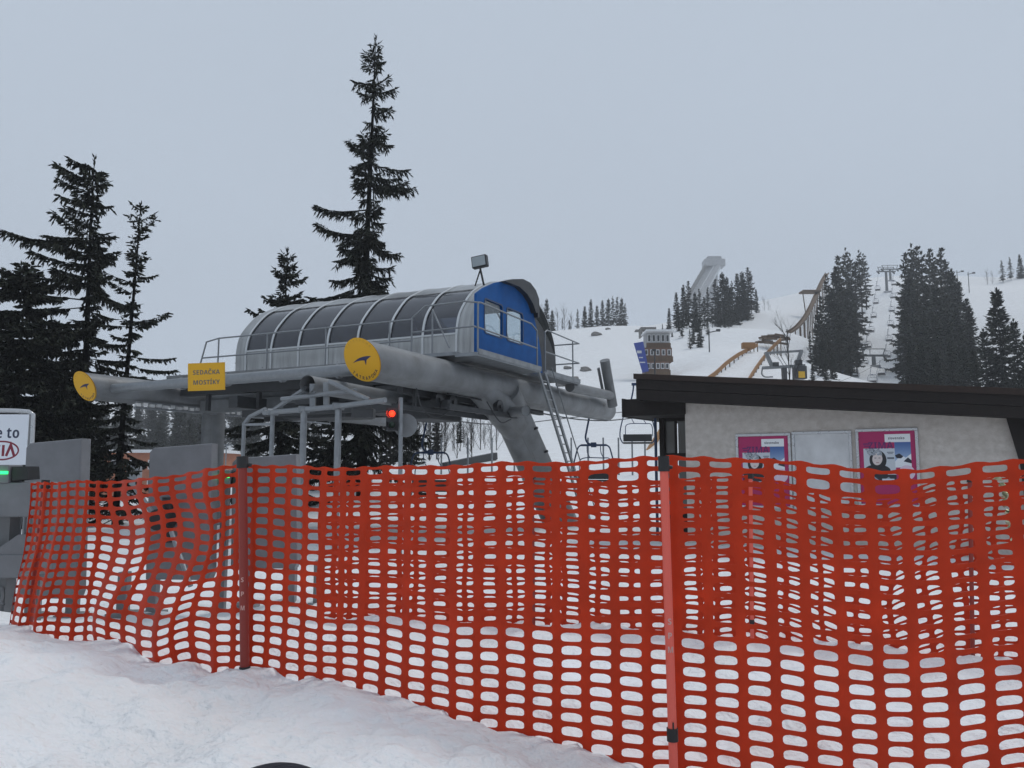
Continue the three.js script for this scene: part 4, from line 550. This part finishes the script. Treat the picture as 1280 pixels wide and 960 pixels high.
{ const { p, H } = treeAt(458, 47, 33);
  plant(spruce({ H, R: 2.25, base: 0.1, seed: 11, step: 0.34, nb: 6, tw: 0.07, leaf: [0.26, 0.032], droop: 0.45, side: 4, hang: 1.5, ragged: 0.75, lift: 0.5, trunkR: 0.22, clump: 2, shape: (c) => Math.min(1, 0.05 + 2.3 * (1 - c) ** 1.1), keep: (f, az, r) => { const v = 0.62 + 1.9 * patch(3, az, f, 13, 1.7) + 0.5 * patch(9, az, f, 26, 1); return r() < 0.3 || v < 0.36 ? (r() < 0.5 ? 0 : 0.3) : Math.min(1.15, v * 1.1); } }), p, 'tall ragged spruce rising behind the station canopy'); }
{ const { p, H } = treeAt(352, 312, 31); plant(spruce({ H, R: 2.1, shape: (c) => Math.min(1, 0.03 + 1.9 * (1 - c)), seed: 12, step: 0.32, nb: 7, tw: 0.08, leaf: [0.24, 0.045], droop: 0.3, clump: 2, ragged: 0.65, keep: (f, az, r) => r() < 0.2 ? 0 : 0.7 + 0.6 * r() }), p, 'shorter pointed spruce behind the far end of the canopy'); }
{ const { p, H } = treeAt(109, 198, 25); plant(spruce({ H, R: 3.2, base: 0.05, seed: 21, step: 0.3, nb: 6, tw: 0.075, leaf: [0.2, 0.034], hang: 1.4, side: 4, lift: 0.45, droop: 0.15, clump: 2, ragged: 0.55, trunkR: 0.14, lean: 0.01, shape: (c) => Math.min(1, 0.3 + 2.8 * (1 - c)), keep: (f, az, r) => { const l = -Math.cos(az), v = 0.75 + 1.1 * patch(5, az, f, 9, 1.3); return (l > 0.1 ? 1.0 : l > -0.5 ? 0.42 : 0.3) * (r() < 0.2 || v < 0.3 ? 0.15 : Math.min(1.2, v)); } }), p, 'tall one sided spruce with bare trunk edge behind yellow disc'); }
{ const { p, H } = treeAt(156, 257, 24); plant(spruce({ H, R: 1.75, base: 0.04, seed: 24, step: 0.27, nb: 5, tw: 0.085, leaf: [0.17, 0.034], droop: 0.22, clump: 2, ragged: 0.7, trunkR: 0.1, lean: 0.02, shape: (c) => Math.min(1, 0.14 + 2.2 * (1 - c)), keep: (f, az, r) => { const v = 0.7 + 1.3 * patch(7, az, f, 10, 1.4); return r() < 0.25 || v < 0.3 ? 0.1 : Math.min(1.2, v); } }), p, 'thin sparse spruce beside the one sided tall one'); }
for (const [px, ty, d, s, lab] of [[22, 332, 23, 31, 'dense dark spruce directly above the white billboard'], [66, 405, 28, 32, 'dense dark spruce filling the gap behind the billboard'], [-28, 352, 26, 33, 'dense dark spruce at the outer edge of the billboard trees'], [92, 480, 34, 34, 'low dense spruce behind the tall grey gate panel']]) { const { p, H } = treeAt(px, ty, d); plant(spruce({ H, R: 2.3, base: 0.03, seed: s, step: 0.27, nb: 8, tw: 0.08, leaf: [0.22, 0.05], droop: 0.35, clump: 2, ragged: 0.5, shape: (c) => Math.min(1, 0.2 + 2.4 * (1 - c)), lift: 0.4, keep: (f, az, r) => { const v = 0.9 + 1.1 * patch(s, az, f, 8, 1.4); return r() < 0.1 ? 0 : Math.max(0.2, Math.min(1.25, v)); } }), p, lab); }
for (const [px, ty, d, s, lab] of [[432, 492, 36, 41, 'bushy spruce under the station between the pipe columns'], [402, 505, 40, 42, 'bushy spruce in shade behind the pipe frame columns'], [508, 518, 44, 43, 'young spruce behind the traffic light']]) { const { p, H } = treeAt(px, ty, d); plant(spruce({ H, R: s === 43 ? 1.2 : 1.8, base: 0.02, seed: s, step: 0.26, nb: 7, tw: 0.09, leaf: [0.22, 0.05], droop: 0.4, clump: 2, ragged: 0.55, shape: (c) => Math.min(1, 0.05 + 1.5 * (1 - c)), keep: (f, az, r) => r() < 0.2 ? 0 : 0.6 + 0.6 * r() }), p, lab); }
// hillside spruces: a few kinds, each standing many times
const kinds = [1, 2, 3, 4, 5].map((k) => spruce({ H: 12, R: [2.4, 1.9, 2.7, 1.8, 1.5][k - 1], base: [0.04, 0.1, 0.02, 0.18, 0.25][k - 1], seed: 60 + k, step: [0.42, 0.46, 0.42, 0.5, 0.55][k - 1], nb: [7, 7, 8, 6, 5][k - 1], tw: 0.17, leaf: [0.42, 0.11], droop: [0.4, 0.3, 0.45, 0.25, 0.2][k - 1], side: 3, ragged: [0.45, 0.55, 0.4, 0.7, 0.8][k - 1], clump: 1, tone: k > 3 ? [1.35, 1.1, 1.05] : [1, 1, 1], keep: (f, az, r) => r() < [0.06, 0.15, 0.05, 0.25, 0.3][k - 1] ? 0.2 : 0.75 + 0.45 * r() }));
const protoTrees = [];
function hillTrees(list, label, group, seed) { const r = rng(seed); for (const [px, topY, depth, kd] of list) { const p = onGround(px, depth, 0.3, topY); const H = at(px, topY, depth).y - p.y; const k = kd ?? Math.floor(r() * 5); const g = kinds[k]; let t; if (!protoTrees[k]) { t = protoTrees[k] = plant(g, p, label, group, M.needle, r() * 6.28); } else t = copyOf(protoTrees[k], p, r() * 6.28, label, group); const s = H / 12; t.scale.set(s * (0.85 + 0.3 * r()), s, s * (0.85 + 0.3 * r())); } }
function scatter(n, seed, f) { const r = rng(seed), o = []; for (let i = 0; i < n; i++) o.push(f(i / (n - 1), r, i)); return o; }
hillTrees([[672, 376, 190], [683, 374, 192], [690, 388, 186], [703, 397, 188], [712, 400, 186], [722, 387, 195], [731, 383, 196], [738, 375, 198], [746, 382, 196], [753, 376, 205], [760, 374, 208], [766, 371, 212], [771, 372, 215], [777, 373, 220], [781, 380, 222]], 'hazy spruce in the row on the snow crest behind the blue cabin', 'spruces along the left crest', 201);
hillTrees([...[[836, 385, 150], [845, 366, 152], [853, 357, 155], [860, 352, 158], [868, 366, 150], [874, 362, 162], [880, 372, 145], [852, 392, 138], [866, 400, 132], [874, 396, 128], [884, 360, 165], [893, 350, 170], [902, 341, 174], [908, 347, 176], [915, 352, 172], [921, 343, 178], [927, 340, 182], [934, 335, 183], [938, 340, 186], [890, 382, 150], [900, 378, 158], [910, 372, 162], [840, 412, 140], [828, 405, 150], [920, 370, 172], [945, 362, 188], [848, 380, 145], [858, 376, 148], [870, 384, 142], [897, 365, 164], [912, 360, 168], [930, 356, 178], [884, 400, 138], [905, 388, 156], [862, 412, 126]]], 'dark spruce in the sloping clump below the ski jump tower', 'spruces below the jump tower', 202);
hillTrees([[1012, 415, 112], [1022, 392, 118, 0], [1030, 400, 110], [1018, 430, 100, 0], [1034, 345, 142], [1042, 335, 150], [1048, 322, 160, 3], [1056, 312, 170, 4], [1062, 318, 172, 4], [1068, 330, 165, 3], [1074, 314, 185, 4], [1080, 318, 192, 4], [1052, 352, 140], [1060, 362, 136], [1044, 375, 125], [1036, 418, 100], [1026, 425, 96], [1058, 378, 130], [1066, 372, 142, 3], [1048, 410, 108], [1015, 455, 90, 2], [1040, 440, 95], [1026, 372, 126], [1038, 362, 132], [1050, 388, 120, 0], [1060, 398, 116], [1032, 448, 88, 0], [1068, 392, 128, 3]], 'dark spruce in the clump along the near edge of the lift corridor', 'spruces left of the lift corridor', 203);
hillTrees([[1130, 318, 150, 3], [1137, 307, 158, 4], [1144, 310, 160, 3], [1152, 316, 156, 4], [1160, 313, 158, 3], [1167, 318, 150, 4], [1174, 312, 152, 3], [1182, 326, 142, 3], [1188, 338, 136], [1195, 350, 130], [1128, 382, 110, 1], [1134, 345, 130], [1146, 350, 125], [1158, 356, 122], [1170, 358, 118], [1180, 362, 118], [1142, 396, 105, 0], [1155, 400, 100, 2], [1168, 395, 102, 0], [1182, 388, 106, 2], [1195, 385, 110, 0], [1206, 375, 112, 1], [1212, 386, 108, 1], [1200, 420, 98, 2], [1188, 425, 88, 0], [1150, 430, 86, 2], [1136, 428, 88, 1], [1170, 440, 80, 2], [1204, 432, 82, 0]], 'tall dark spruce in the dense clump across the lift corridor', 'spruces right of the lift corridor', 204);
hillTrees([[1246, 362, 82, 2], [1268, 400, 78, 0], [1282, 412, 72, 2], [1230, 412, 84, 0], [1300, 370, 84, 2], [1216, 436, 78, 0]], 'broad dark spruce showing above the low end of the hut roof', 'spruces above the hut roof end', 205);
hillTrees([[1252, 326, 222], [1262, 322, 224], [1274, 318, 226], [1288, 322, 224], [1300, 318, 226]], 'pale hazy spruce on the far snowy crest', 'spruces on the far crest', 206);
hillTrees([[484, 518, 56, 0], [497, 505, 62, 2], [514, 520, 58, 0], [545, 512, 66, 2], [575, 520, 70, 0]], 'slim spruce among the leafless trees under the station deck', 'spruces under the deck', 207);
{ // distant wood across the valley
  const g = kinds[0].crown.clone(); const r = rng(301), n = 260, im = new THREE.InstancedMesh(g, M.needle, n), m = new THREE.Matrix4(), q = new THREE.Quaternion();
  for (let i = 0; i < n; i++) { const px = -250 + r() * 720, d = 120 + r() * 110, p = onGround(px, d, 0.5), s = (0.7 + 0.5 * r()) * (px > 330 ? 0.7 : 1); q.setFromAxisAngle(V(0, 1, 0), r() * 6.28); m.compose(p, q, V(s, s, s)); im.setMatrixAt(i, m); }
  im.name = 'distant_wood'; im.castShadow = im.receiveShadow = true; scene.add(im); kind(tag(im, 'dark hazy conifer wood across the valley behind the orange building', 'forest'), 'stuff'); }
function bareTree(seed, H) { const r = rng(seed), p = [], n = []; const go = (a, d, len, rad, lev) => { const b = a.clone().addScaledVector(d, len); stick(p, n, a, b, rad, rad * 0.7, lev > 1 ? 3 : 5); if (lev > 3) return; const k = lev === 0 ? 9 : 3; for (let i = 0; i < k; i++) { const t = lev === 0 ? 0.06 + 0.9 * i / k : 0.4 + 0.6 * r(); const s = a.clone().lerp(b, t); const e = d.clone().add(V((r() - 0.5) * 1.7, 0.25 + r() * 0.3, (r() - 0.5) * 1.7)).normalize(); go(s, e, len * (lev === 0 ? 0.4 : 0.62) * (0.7 + 0.5 * r()) * (lev === 0 ? 1.1 - 0.5 * t : 1), rad * 0.45, lev + 1); } }; go(V(0, -0.2, 0), V((r() - 0.5) * 0.06, 1, 0).normalize(), H * 0.95, H * 0.011, 0); return toGeo(p, n); }
const bare = [1, 2, 3].map((k) => bareTree(400 + k, 5)); let bareProto = [];
function bareAt(list, label, group, seed) { const r = rng(seed); for (const [px, topY, d] of list) { const p = onGround(px, d, 0.1, topY); const H = at(px, topY, d).y - p.y, k = Math.floor(r() * 3); let t; if (!bareProto[k]) { t = thing('bare_tree', label, 'tree', p, r() * 6, group); const m = new THREE.Mesh(bare[k], M.twig); m.name = 'branches'; m.castShadow = m.receiveShadow = true; t.add(m); bareProto[k] = t; } else t = copyOf(bareProto[k], p, r() * 6, label, group); t.scale.setScalar(Math.max(0.3, H / 5)); } }
bareAt(scatter(38, 7, (t, r) => [466 + t * 150 + r() * 8, 498 + 22 * r() + t * 14, 50 + r() * 16]), 'leafless young tree on the bank under the station deck', 'bare trees under the deck', 8);
bareAt([[678, 384, 186], [697, 388, 187], [705, 383, 188], [714, 392, 187], [955, 372, 200], [960, 376, 200], [1233, 338, 222], [1240, 340, 222]], 'small leafless tree on the hazy crest', 'bare trees on the crest', 9);
{ // larch-like sparse tree before the jump
  const { p, H } = treeAt(988, 405, 84); const t = thing('bare_tree', 'thin leafless larch rising beside the yellow plated gantry', 'tree', p); const m = new THREE.Mesh(bareTree(500, H), M.twig); m.name = 'branches'; t.add(m); }

// ------------------------------------------------------------------ on the slope: jumps, judges' tower, gantry, fences, rocks
{
  const b = onGround(868, 455); b.y -= 1; const t = thing('ski_jump_tower', 'hazy concrete ski jump tower leaning up behind the spruces', 'ski jump', b);
  const Q = (px, py, d = 455) => at(px, py, d).sub(b); const a = Q(862, 385, 440), e = Q(893, 331, 465);
  mesh('inrun', [bar(a, e, 8, 1.2)], M.concrete, t); const d = V(4.2, 0, 0);
  mesh('inrun_wall', bar(a.clone().add(d).add(V(0, 1, 0)), e.clone().add(d).add(V(0, 1, 0)), 0.6, 2.4), M.white, t); mesh('inrun_wall', bar(a.clone().sub(d).add(V(0, 1, 0)), e.clone().sub(d).add(V(0, 1, 0)), 0.6, 2.4), M.rock, t); mesh('inrun_wall', bar(a.clone().add(V(1, 1, 0)), e.clone().add(V(1, 1, 0)), 0.6, 1.4), M.white, t);
  mesh('head_cabin', [box(e.x - 6.5, e.x + 6, e.y - 1.5, e.y + 3.2, e.z - 5, e.z + 3, 0.8), box(e.x - 4.5, e.x + 4, e.y + 3.2, e.y + 5, e.z - 4, e.z + 2, 0.6)], M.concrete, t);
  for (const k of [0.25, 0.6, 0.97]) { const p = lerpV(a, e, k); mesh('pier', bar(V(p.x, -3, p.z - 2), V(p.x, p.y, p.z - 2), 5, 1.6, V(0, 0, 1)), M.concrete, t); }
}
{
  const b = onGround(1000, 170); const t = thing('wooden_ski_jump', 'smaller timber ski jump with curved trestle inrun beside the spruce clump', 'ski jump', b); const Q = (px, py, d) => at(px, py, d).sub(b);
  const pts = [Q(952, 424, 130), Q(975, 421, 135), Q(992, 413, 142), Q(1004, 401, 152), Q(1013, 386, 165), Q(1020, 370, 182), Q(1028, 352, 198), Q(1034, 342, 210)];
  const c = new THREE.CatmullRomCurve3(pts), n = 44; let prev = c.getPoint(0); const deck = [], sideW = [], legs = [];
  for (let i = 1; i <= n; i++) { const p = c.getPoint(i / n); deck.push(bar(prev, p, 0.8, 0.15)); for (const s of [-0.45, 0.45]) sideW.push(bar(prev.clone().add(V(s, 0.2, 0)), p.clone().add(V(s, 0.2, 0)), 0.1, 0.3)); if (i % 3 === 0) { const w = p.clone().add(b); const gy = ground(w.x, w.z) - b.y - 0.5; if (gy < p.y) for (const s of [-0.5, 0.5]) mesh('trestle_leg', cyl(V(p.x + s, gy, p.z), V(p.x + s, p.y, p.z), 0.1, 0.1, 6), M.rawWood, t); } prev = p; }
  mesh('track_deck', deck, M.rawWood, t); mesh('side_boards', sideW, M.rawWood, t);
  const pl = Q(1013, 366, 185); mesh('viewing_stage', [box(pl.x - 2.2, pl.x + 2, pl.y, pl.y + 0.4, pl.z - 1.5, pl.z + 1.5), ...rail([pl.clone().add(V(-1.8, 0, 0)), pl.clone().add(V(-1.2, -6, 0))], 0.12, 6), ...rail([pl.clone().add(V(1.8, 0, 0)), pl.clone().add(V(1.2, -6, 0))], 0.12, 6)], M.rawWood, t);
  const tk = Q(950, 424, 128); const r = rng(77); const heap = []; for (let k = 0; k < 16; k++) { const q = tk.clone().add(V(r() * 3.5 - 1, r() * 1.4 - 0.7, r() * 2)); heap.push(bar(q, q.clone().add(V(1.5 + r(), (r() - 0.5) * 0.8, 0)), 0.3, 0.3)); } mesh('take_off_table', heap, M.rawWood, t);
}
function timberStrip(pts, label, extraPlat) { const b = onGround(pts[0][0], pts[0][2]); const t = thing('timber_barrier', label, 'barrier', b); const c = new THREE.CatmullRomCurve3(pts.map(([a, y, d]) => at(a, y, d).sub(b))), n = 26; let prev = c.getPoint(0); for (let i = 1; i <= n; i++) { const p = c.getPoint(i / n); mesh('board', bar(prev, p, 0.12, 0.5), M.orange, t); const w = p.clone().add(b); const gy = ground(w.x, w.z) - b.y - 0.3; if (i % 2 === 0) mesh('stake', bar(V(p.x, Math.min(gy, p.y - 0.5), p.z - 0.1), V(p.x, p.y + 0.2, p.z - 0.1), 0.12, 0.12, V(0, 0, 1)), M.rawWood, t); prev = p; } if (extraPlat) { const q = at(...extraPlat).sub(b); mesh('platform', box(q.x - 0.8, q.x + 0.9, q.y - 0.3, q.y + 0.5, q.z - 0.5, q.z + 0.5), M.orange, t); } }
timberStrip([[884, 474, 88], [895, 466, 92], [908, 454, 98], [922, 444, 104], [935, 437, 110], [947, 431, 116]], 'curved orange timber barrier on the snow behind the hut roof', [935, 433, 110]);
timberStrip([[932, 482, 84], [940, 468, 90], [950, 453, 98], [962, 438, 107], [976, 424, 118]], 'second timber barrier climbing to the wooden ski jump');
timberStrip([[790, 602, 42], [800, 582, 46], [812, 562, 50], [822, 546, 54], [830, 532, 58]], 'pale timber barrier on the slope beside the hut porch');
{ // judges' tower: stepped storeys with galleries
  const d = 105, b = onGround(822, d, 0, 450); const t = thing('judges_tower', 'stepped judges tower with brown galleries on the snow slope', 'tower', b.clone()); const k = d / F; const X = (px) => at(px, 450, d).x - b.x, Y = (py) => at(640, py, d).y - b.y;
  const lev = [[806, 822, 470, 492], [807, 836, 452, 470], [805, 841, 434, 452], [811, 840, 414, 434]];
  mesh('base_wall', box(X(808), X(828), -1, Y(460), -3, 0), M.concrete, t);
  lev.slice(1).forEach(([x0, x1, y0, y1], i) => { const z = i * 0.5; mesh('storey_wall', box(X(x0), X(x1), Y(y1), Y(y0), -3 - z, 0.4 - z * 1.6), i === 2 ? M.concrete : M.cladding, t); mesh('gallery_rail', box(X(x0) - 0.1, X(x1) + 0.1, Y(y1), Y(y1) + 0.75, 0.42 - z * 1.6, 0.55 - z * 1.6), M.rawWood, t); for (let q = 0; q < 5; q++) { const cx = lerp(X(x0), X(x1), (q + 0.5) / 5); const w = mesh('window', box(cx - 0.24, cx + 0.24, Y(y1) + 0.9, Y(y0) - 0.25, 0.42 - z * 1.6, 0.46 - z * 1.6), M.white, t); mesh('pane', box(cx - 0.14, cx + 0.14, Y(y1) + 1.0, Y(y0) - 0.35, 0.465 - z * 1.6, 0.48 - z * 1.6), M.machine, w); } });
  mesh('roof', box(X(808), X(843), Y(414), Y(412), -4, 0.2), M.snow, t);
  mesh('terrace', [box(X(808), X(828), Y(405), Y(402), -6, -4), box(X(808), X(810), Y(414), Y(405), -6, -4)], M.rock, t);
  const bn = thing('blue_banner', 'tall blue banner leaning beside the judges tower', 'banner', onGround(812, 103, 0, 445)); const o = bn.position; const q = (px, py) => at(px, py, 103).sub(o); const s = new THREE.Shape(); [[792, 429], [804, 427], [811, 464], [803, 466]].forEach(([a, y], i) => { const p = q(a, y); i ? s.lineTo(p.x, p.y) : s.moveTo(p.x, p.y); }); const g = new THREE.ExtrudeGeometry(s, { depth: 0.06, bevelEnabled: false }); const z0 = q(800, 445).z; g.translate(0, 0, z0); const pnl = mesh('panel', g, std([0.03, 0.06, 0.3], 0.6), bn);
  mesh('print', [[799, 440, 3, 1.5], [801, 447, 2.5, 0.6], [803, 453, 3.5, 0.6]].map(([a, y, w, h]) => { const p = q(a, y); return box(p.x - w * 0.1, p.x + w * 0.1, p.y - h * 0.12, p.y + h * 0.12, z0 + 0.061, z0 + 0.07); }), M.white, pnl);
  mesh('support', [bar(q(806, 466).add(V(0, -2.5, 0)), q(806, 466), 0.12, 0.12, V(0, 0, 1)), bar(q(809, 464).add(V(0.3, -3, -0.6)), q(803, 440), 0.08, 0.08, V(0, 0, 1))], M.dark, bn);
  const lp = thing('lamp_post', 'dark lamp post standing before the judges tower', 'lamp post', onGround(818, 80, 0, 438)); const tp = at(818, 438, 80).sub(lp.position); mesh('pole', cyl(V(0, -0.3, 0), tp, 0.09, 0.06, 8), M.dark, lp); mesh('lamp_head', box(tp.x - 0.25, tp.x + 0.15, tp.y - 0.1, tp.y + 0.15, tp.z - 0.1, tp.z + 0.1, 0.03), M.dark, lp); }
{ // gantry with yellow plate
  const d = 84, b = onGround(980, d, 0, 455); const t = thing('lift_gantry', 'grey slant armed lift gantry carrying a small yellow plate', 'gantry', b); const Q = (px, py, dd = d) => at(px, py, dd).sub(b);
  mesh('mast', [bar(V(0, -0.5, 0), Q(980, 460), 0.45, 0.5, V(0, 0, 1)), box(Q(974, 0).x, Q(988, 0).x, Q(0, 474).y, Q(0, 458).y, -0.5, 0.5, 0.05)], M.machine, t);
  mesh('slant_arm', bar(Q(966, 460), Q(957, 440), 0.34, 0.34, V(0, 0, 1)), M.steel, t); mesh('slant_arm', bar(Q(995, 458), Q(1002, 438), 0.34, 0.34, V(0, 0, 1)), M.steel, t);
  mesh('top_beam', bar(Q(956, 441.5), Q(1003, 438.5), 0.22, 0.22), M.steel, t); mesh('cross_beam', bar(Q(953, 460), Q(1006, 457), 0.36, 0.3), M.steel, t);
  mesh('side_box', box(Q(949, 0).x, Q(956, 0).x, Q(0, 458).y, Q(0, 453).y, -0.3, 0.3, 0.05), M.dark, t); mesh('yellow_plate', box(Q(977.5, 0).x, Q(985, 0).x, Q(0, 473).y, Q(0, 465).y, 0.51, 0.58), M.yellow, t); mesh('motor', [box(Q(976, 0).x, Q(984, 0).x, Q(0, 457).y, Q(0, 450).y, -0.3, 0.3, 0.1)], M.dark, t);
  mesh('hanging_bar', [pipe([Q(953, 460), Q(952.5, 468), Q(956, 471), Q(966, 471)], 0.08, 6), pipe([Q(1002, 459), Q(1001, 466), Q(1008, 470)], 0.08, 6)], M.steel, t); }
for (const [px, ty, d] of [[1196, 338, 200], [1210, 340, 195], [886, 411, 118]]) { const b = onGround(px, d, 0, ty); const t = thing('slope_lamp', px < 1000 ? 'slim lamp post below the sloping spruce clump' : px < 1200 ? 'hazy lamp post right beside the dense clump' : 'hazy lamp post further from the dense clump', 'lamp post', b); const tp = at(px, ty, d).sub(b); mesh('pole', cyl(V(0, -0.3, 0), tp, 0.1, 0.08, 8), M.machine, t); mesh('arm', [bar(tp.clone().add(V(-0.2, -0.6, 0)), tp.clone().add(V(1.3, -0.3, 0)), 0.14, 0.14), box(tp.x + 1.1, tp.x + 1.7, tp.y - 0.4, tp.y - 0.05, tp.z - 0.2, tp.z + 0.2, 0.05)], M.machine, t); }
for (const px of [552, 585, 615, 643, 714, 735, 754, 773, 790, 806]) { const p = onGround(px, 38, 0, 547); const h = at(px, 547, 38).y - p.y; const t = cyl(V(0, -0.3, 0), V(0, h, 0), 0.045, 0.04, 8); const m = mesh('slope_pole', t, M.galv); m.position.copy(p); tag(m, 'slender grey pole standing in snow behind the station', 'pole', 'row of poles at the slope foot'); }
{ const b = onGround(585, 41); const t = thing('padded_barrier', 'long low dark barrier lying on the snow under the station', 'barrier', b); const p = at(556, 583, 40).sub(b), q = at(619, 570, 44).sub(b); mesh('pad', bar(p, q, 0.3, 0.38), M.machine, t); mesh('stake', [cyl(p.clone().add(V(0, -1.2, 0)), p, 0.06), cyl(q.clone().add(V(0, -1.2, 0)), q, 0.06)], M.rawWood, t); }
{ const r = rng(808); for (const [px, d, s] of [[711, 118, 0.8], [733, 116, 1.1], [718, 105, 0.9], [703, 98, 1.0], [747, 150, 1.3], [800, 150, 0.7], [762, 160, 0.7], [700, 90, 0.6], [1195, 190, 0.8]]) { const g = new THREE.IcosahedronGeometry(s * 0.55, 2); const q = g.attributes.position, o = r() * 50; for (let i = 0; i < q.count; i++) { const v = V(q.getX(i), q.getY(i), q.getZ(i)); v.multiplyScalar(1 + 0.5 * noi.noise(v.x * 2 + o, v.y * 2, v.z * 2)); q.setXYZ(i, v.x * 1.4, v.y * 0.8, v.z); } g.computeVertexNormals(); const m = mesh('boulder', g, M.rock); m.position.copy(onGround(px, d)); m.position.y += 0.15; tag(m, 'grey boulder poking out of the open snow slope', 'boulder', 'boulders on the snow slope'); } }
{ // orange building down the valley
  const d = 92, x0 = at(108, 590, d).x, x1 = at(273, 590, d).x, b = V((x0 + x1) / 2, groundBase((x0 + x1) / 2, -d), -d); const t = thing('orange_building', 'salmon orange building with snowy flat roof beyond the trees', 'building', b); const w = (x1 - x0) / 2, H = at(640, 566, d).y - b.y;
  mesh('wall', box(-w, w, -1.5, H, -8, 0), M.salmon, t); mesh('roof', box(-w - 0.4, w + 0.4, H, H + 0.35, -8.4, 0.5), M.snow, t);
  for (let k = 0; k < 7; k++) for (let f = 0; f < 3; f++) { const cx = lerp(-w + 1.2, w - 1.2, k / 6), cy = H - 1.3 - f * 2.2; if (cy < 0.6) continue; const wn = mesh('window', box(cx - 0.55, cx + 0.55, cy - 0.6, cy + 0.5, 0.003, 0.06), M.white, t); mesh('pane', box(cx - 0.42, cx + 0.42, cy - 0.48, cy + 0.4, 0.062, 0.07), M.machine, wn); } 
  const lp = thing('valley_lamp', 'small twin armed lamp post in front of the distant wood', 'lamp post', onGround(283, 70, 0, 556)); const tp = at(283, 556, 70).sub(lp.position); mesh('pole', cyl(V(0, -0.3, 0), tp, 0.07, 0.05, 8), M.galv, lp); mesh('arm', bar(tp.clone().add(V(-0.55, 0, 0)), tp.clone().add(V(0.55, 0, 0)), 0.08, 0.08), M.galv, lp);
  const bx = onGround(168, 44); const k = thing('service_box', 'small grey louvred box under the thin sparse spruce', 'box', bx); const H2 = at(168, 579, 44).y - bx.y; mesh('body', box(-0.3, 0.3, -0.2, H2, -0.3, 0.3, 0.02), M.galv, k); for (let i = 0; i < 3; i++) mesh('louvre', box(-0.24, 0.24, H2 - 0.25 - i * 0.18, H2 - 0.2 - i * 0.18, 0.302, 0.33), M.steel, k); }

// ------------------------------------------------------------------ small child in the foreground, only the dark hat shows
{
  const d = 0.78, tp = at(342, 960, d), g0 = ground(tp.x, tp.z), H = tp.y - g0, n = 56, size = H + 0.1; const mc = new MarchingCubes(n, M.navy, false, false, 60000); mc.isolation = 0;
  const S = H / 1.0, bones = [[0, .36, 0, .12, 0, .62, 0, .125], [0, .62, 0, .125, 0, .74, 0, .07], [0, .74, 0, .045, 0, .8, 0, .045], [0, .87, 0, .078, 0, .91, 0, .078], [.06, .42, 0, .085, .075, .06, 0, .055], [-.06, .42, 0, .085, -.075, .06, 0, .055], [.075, .035, 0.02, .045, .075, .03, -.08, .04], [-.075, .035, 0.02, .045, -.075, .03, -.08, .04], [.12, .68, 0, .06, .2, .5, 0, .05], [.2, .5, 0, .05, .2, .36, -.05, .042], [-.12, .68, 0, .06, -.2, .5, 0, .05], [-.2, .5, 0, .05, -.2, .36, -.05, .042], [0, .87, -.075, .02, 0, .865, -.085, .014]];
  for (const sx of [1, -1]) { for (let f = 0; f < 4; f++) bones.push([sx * .2, .35, -.05 + (f - 1.5) * 0.018, .011, sx * .19, .3, -.06 + (f - 1.5) * 0.018, .01]); bones.push([sx * .19, .36, -.08, .011, sx * .17, .33, -.1, .01]); }
  const caps = bones.map((b) => { const a = V(b[0], b[1], b[2]).multiplyScalar(S), c = V(b[4], b[5], b[6]).multiplyScalar(S); return [a, c, b[3] * S, b[7] * S]; });
  const half = n / 2; let fi = 0; for (let z = 0; z < n; z++) for (let y = 0; y < n; y++) for (let x = 0; x < n; x++, fi++) { const p = V((x - half) / half * size / 2, (y - half) / half * size / 2 + H / 2, (z - half) / half * size / 2); let acc = 0; for (const [a, c, r0, r1] of caps) { const ab = c.clone().sub(a), t = Math.min(1, Math.max(0, p.clone().sub(a).dot(ab) / ab.lengthSq())); const ds = p.distanceTo(a.clone().addScaledVector(ab, t)) - lerp(r0, r1, t); acc += Math.exp(-ds * 55); } mc.field[fi] = Math.log(acc) / 55; }
  mc.update(); const cnt = mc.count ?? mc.geometry.drawRange.count; const pa = mc.positionArray.slice(0, cnt * 3), na = mc.normalArray.slice(0, cnt * 3); const g = new THREE.BufferGeometry(); for (let i = 0; i < pa.length; i += 3) { pa[i] *= size / 2; pa[i + 1] = pa[i + 1] * size / 2 + H / 2; pa[i + 2] *= size / 2; } g.setAttribute('position', new THREE.BufferAttribute(pa, 3)); g.setAttribute('normal', new THREE.BufferAttribute(na, 3)); 
  const t = thing('person', 'small person in dark clothes, only the dark round hat showing', 'person', V(tp.x, g0, tp.z)); mesh('body', g, std([0.03, 0.03, 0.05], 0.9), t);
  const hat = new THREE.SphereGeometry(0.078, 32, 16, 0, Math.PI * 2, 0, Math.PI * 0.56); hat.scale(1, 0.95, 1.05); hat.translate(0, H - 0.074, 0); mesh('hat', hat, std([0.012, 0.012, 0.02], 1, { bumpMap: rep(grain, 20), bumpScale: 0.003 }), t);
}
camera.updateMatrixWorld();
renderer.render(scene, camera);
